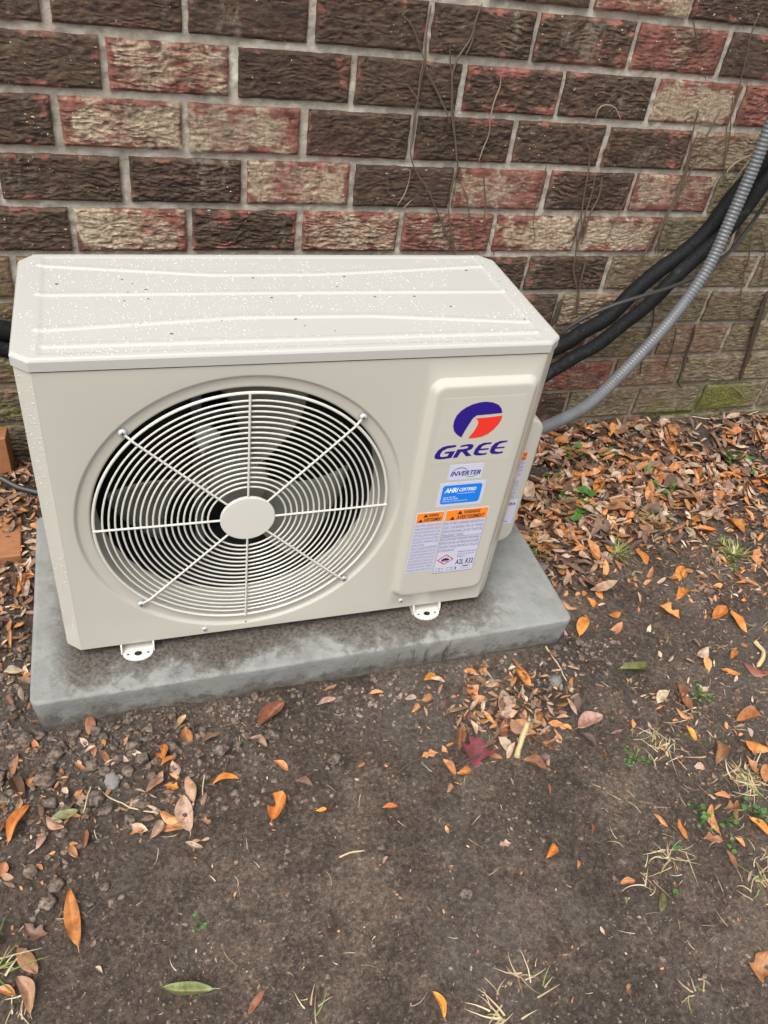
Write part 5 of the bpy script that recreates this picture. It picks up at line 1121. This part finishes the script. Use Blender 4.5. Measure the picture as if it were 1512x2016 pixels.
twig([(404, 1529), (400, 1560), (395, 1585)], .0010, STR, 'short pale straw standing at the right of the leaf cluster', 'straw', 'straw')
twig([(1074, 1276), (1095, 1310), (1115, 1344)], .0014, STR, 'pale stem leaning out from the right front corner of the pad', 'straw', 'straw')
twig([(669, 1691), (690, 1682), (717, 1679)], .0014, STR, 'small curved pale straw on the bare soil', 'straw', 'straw')
twig([(1160, 858), (1200, 880), (1225, 887)], .0042, TW, 'dark stick lying in the litter near the wall')
twig([(1375, 870), (1390, 900), (1405, 950)], .0030, TW, 'long dark twig crossing the litter at the right')
twig([(1350, 822), (1400, 828), (1460, 824), (1495, 812)], .0016, STR, 'long pale stem along the foot of the wall at the right', 'straw', 'straw')
twig([(355, 1402), (375, 1425), (385, 1460)], .0014, TW, 'thin dark root hanging out below the pad front', 'root', 'root')
twig([(870, 1320), (875, 1345), (893, 1350), (920, 1352)], .0012, TW, 'thin dark loop of root under the pad near the heap', 'root', 'root')
# ------------------------------------------------------------------ grass and weeds
def mat_grass():
    N = NT('grass_blade'); c = N.n('Attribute', attribute_name='Col').outputs['Color']; return N.fin(c, .6)
GRASS = mat_grass()
def blades(name, specs, label, cat, group=None, kind=None):
    V, F, C = [], [], []
    for (x, y, z, L, a, lean, w_, c, curl) in specs:
        kap = random.gauss(0, .6) if lean > 1.15 else random.gauss(0, .3); px, py, pr = x, y, 0.0
        b = len(V); n = 5; d = np.array([math.cos(a), math.sin(a)]); sd_ = np.array([-d[1], d[0]])
        for k in range(n + 1):
            t = k / n; r = L * (math.sin(lean) * t + curl * t * t * .5); h = L * (math.cos(lean) * t - curl * .55 * t * t * (1 if lean < 1.2 else .3))
            ww = w_ * (1 - t ** 1.6) + .00015
            hd = a + kap * t; d = np.array([math.cos(hd), math.sin(hd)]); sd_ = np.array([-d[1], d[0]])
            cx_, cy_ = px + d[0] * (r - pr), py + d[1] * (r - pr); px, py, pr = cx_, cy_, r
            zz = max(z + h, float(gz(cx_, cy_)) + .0012) if True else z + h
            V += [(cx_ + sd_[0] * ww, cy_ + sd_[1] * ww, zz), (cx_ - sd_[0] * ww, cy_ - sd_[1] * ww, zz + ww * .5)]; C += [c, c]
        F += [[b + 2 * k, b + 2 * k + 1, b + 2 * k + 3, b + 2 * k + 2] for k in range(n)]
    o = obj(name, V, F, GRASS, None, sharp=None)
    ca = o.data.color_attributes.new('Col', 'FLOAT_COLOR', 'POINT'); ca.data.foreach_set('color', np.hstack([np.array(C), np.ones((len(C), 1))]).ravel().astype(np.float32))
    tag(o, label, cat, group, kind); return o
GC = [(.10, .17, .025), (.16, .22, .04), (.07, .12, .02), (.25, .28, .07)]; SC = [(.40, .31, .18), (.48, .39, .25), (.30, .22, .13), (.36, .25, .14)]
def tuft(u, v, n, L, green, spread, label, rad=.012, name='grass_tuft', group='grass tufts'):
    c = ground_at(u, v); S = []
    if spread < 1.35: n = int(n * 1.9); L *= .72; rad *= .9
    else: n = int(n * .85); L *= .66; rad *= 1.05
    for k in range(n):
        a = random.uniform(0, 6.28); rr = abs(random.gauss(0, rad))
        x, y = c[0] + rr * math.cos(a), c[1] + rr * math.sin(a)
        g = random.random() < green
        S.append((x, y, float(gz(x, y)) - .001, L * random.uniform(.4, 1.1), (a + random.gauss(0, .7)) if spread < 1.35 else random.uniform(0, 6.28), random.uniform(.25, 1.0) * spread if spread < 1.35 else random.uniform(1.2, 1.5), random.uniform(.0009, .0018) if spread < 1.35 else random.uniform(.0005, .0012), random.choice(GC if g else SC), random.uniform(.1, .9)))
    blades(name, S, label, 'grass', group)
tuft(1287, 1030, 60, .058, .6, 1.2, 'green and straw grass tuft in the middle of the leaf litter', .016)
tuft(1212, 1088, 48, .048, .6, 1.1, 'small grass tuft at the lower edge of the litter, nearer the unit', .012)
tuft(1443, 1092, 64, .052, .65, 1.1, 'round green grass tuft at the far right edge of the litter', .018)
tuft(1062, 1075, 34, .055, .4, 1.25, 'sparse dry grass tuft beside the right side of the pad', .014)
tuft(-12, 1915, 16, .075, .7, .9, 'fine green grass tuft cut by the left edge, lower left', .012)
tuft(1478, 1545, 60, .06, .3, 1.4, 'flattened yellowish grass clump at the right edge', .03)
tuft(1300, 1468, 46, .055, .15, 1.5, 'flattened dry straw clump on the soil right of centre', .022)
tuft(1318, 1690, 22, .055, .1, 1.5, 'spidery dry straw clump at the lower right', .018)
tuft(1022, 1925, 12, .06, .15, 1.5, 'dry straw stalk at the bottom right of centre', .012)
tuft(990, 2008, 18, .05, .1, 1.5, 'pale straw wisps cut by the bottom edge', .015)
tuft(30, 2005, 10, .05, .1, 1.5, 'dry straw wisp in the bottom left corner', .012)
tuft(1500, 1740, 16, .05, .3, 1.5, 'straw wisp cut by the right edge above the torn leaf', .015)
tuft(1360, 1400, 18, .05, .1, 1.55, 'dry curled straw wisp near the yellow narrow leaf', .02)
tuft(620, 1985, 9, .04, .1, 1.5, 'few pale straws at the bottom left of centre', .012)
tuft(1370, 1950, 9, .035, .1, 1.5, 'few thin dead stems at the lower right', .012)
tuft(1270, 1745, 10, .045, .1, 1.5, 'broken straws below the spidery clump', .02)
S = []
for k in range(520):
    m = random.random()
    if m < .55: u, v = random.uniform(1180, 1530), random.uniform(1150, 1760)
    elif m < .75: u, v = random.uniform(-20, 1530), random.uniform(1400, 2030)
    else: u, v = random.uniform(1050, 1530), random.uniform(850, 1150)
    if m < .55 and random.random() > .25 + .75 * (u - 1180) / 350: continue
    c = ground_at(u, v); S.append((c[0], c[1], c[2] + .0005, random.uniform(.005, .026), random.uniform(0, 6.28), random.uniform(1.4, 1.56), random.uniform(.00025, .00060), random.choice(SC + [(.20, .14, .09)]), random.uniform(0, .25)))
blades('straw_bits', S, 'scattered bits of dry straw over soil and litter', 'straw', None, 'stuff')
WEED = NT('weed_green'); WEED = WEED.fin(WEED.mix(WEED.noise(WEED.pos(), 70, 4), (.025, .085, .012), (.085, .20, .04)), .5)
def weed(u, v, n, s, R_, label, group='small green weeds', up=.012):
    c = ground_at(u, v); B = MB()
    for k in range(n):
        a = random.uniform(0, 6.28); r = R_ * math.sqrt(random.random()); h = up * random.uniform(.4, 1.3)
        b = np.array([c[0], c[1], c[2]]); tip = np.array([c[0] + r * math.cos(a), c[1] + r * math.sin(a), c[2] + h + .004])
        B.tube([b + (tip - b) * t + np.array([0, 0, .004 * math.sin(3.1 * t)]) for t in (0, .5, 1)], .0006, 4)
        ax = np.array([math.cos(a), math.sin(a), random.uniform(-.2, .3)]); ay = np.array([-math.sin(a), math.cos(a), random.uniform(-.25, .25)])
        sz = s * (1.3 if s > .0105 else .95) * random.uniform(.6, 1.15); m = 9
        ring = [tip + sz * (ax * (.45 + .55 * math.cos(q) * (1 - .18 * (abs(q - math.pi) < .4))) + ay * .55 * math.sin(q) * (1 + .1 * math.sin(5 * q))) + np.array([0, 0, sz * .12 * math.cos(2 * q)]) for q in np.linspace(0, 2 * math.pi, m, endpoint=False)]
        B.add(ring + [tip + ax * sz * .45 - np.array([0, 0, sz * .1])], [[j, (j + 1) % m, m] for j in range(m)])
    tag(B.obj('weed', WEED, None, sharp=None), label, 'weed', group)
weed(1125, 900, 14, .014, .022, 'upper green weed with small scalloped leaves beside the valve cover')
weed(1132, 988, 13, .021, .026, 'larger green broad-leaved weed in the litter right of the unit')
weed(1123, 1022, 5, .015, .01, 'green weed leaf pair hanging below the larger broad-leaved weed')
weed(1083, 945, 6, .012, .01, 'tiny dark green weed close to the valve cover')
weed(1300, 968, 12, .011, .024, 'bluish green creeping weed in the middle of the litter')
weed(1435, 905, 6, .013, .014, 'light green weed sprout high in the litter at right')
weed(1466, 902, 5, .012, .010, 'bright green weed sprout near the far right of the litter')
weed(1474, 938, 4, .011, .008, 'tiny green sprout below the bright weed at far right')
weed(1374, 1376, 9, .008, .018, 'small clover-like weed among straw right of centre')
weed(1247, 1500, 14, .006, .022, 'delicate trailing green weed on the bare soil right of centre')
weed(1376, 1630, 8, .008, .014, 'small leafy sprout below the straw clump')
weed(1367, 1594, 6, .008, .012, 'small leafy sprout left of the orange leaves at lower right')
weed(1424, 1620, 5, .008, .016, 'scattered green sprout between the orange leaves at right')
weed(1480, 1605, 7, .009, .018, 'green sprout beside the large orange leaf at right edge')
weed(1328, 1682, 2, .008, .004, 'tiny round green leaf in the spidery straw clump')
weed(1326, 1770, 2, .008, .004, 'tiny round green leaf beside the olive leaf')
weed(390, 1822, 4, .007, .010, 'tiny bright green seedling on the bare soil at left', up=.006)
weed(4, 1850, 4, .010, .008, 'green weed cut by the left edge above the grass tuft')
weed(1437, 1900 - 230, 4, .007, .012, 'tiny green sprout under the lower right leaves')
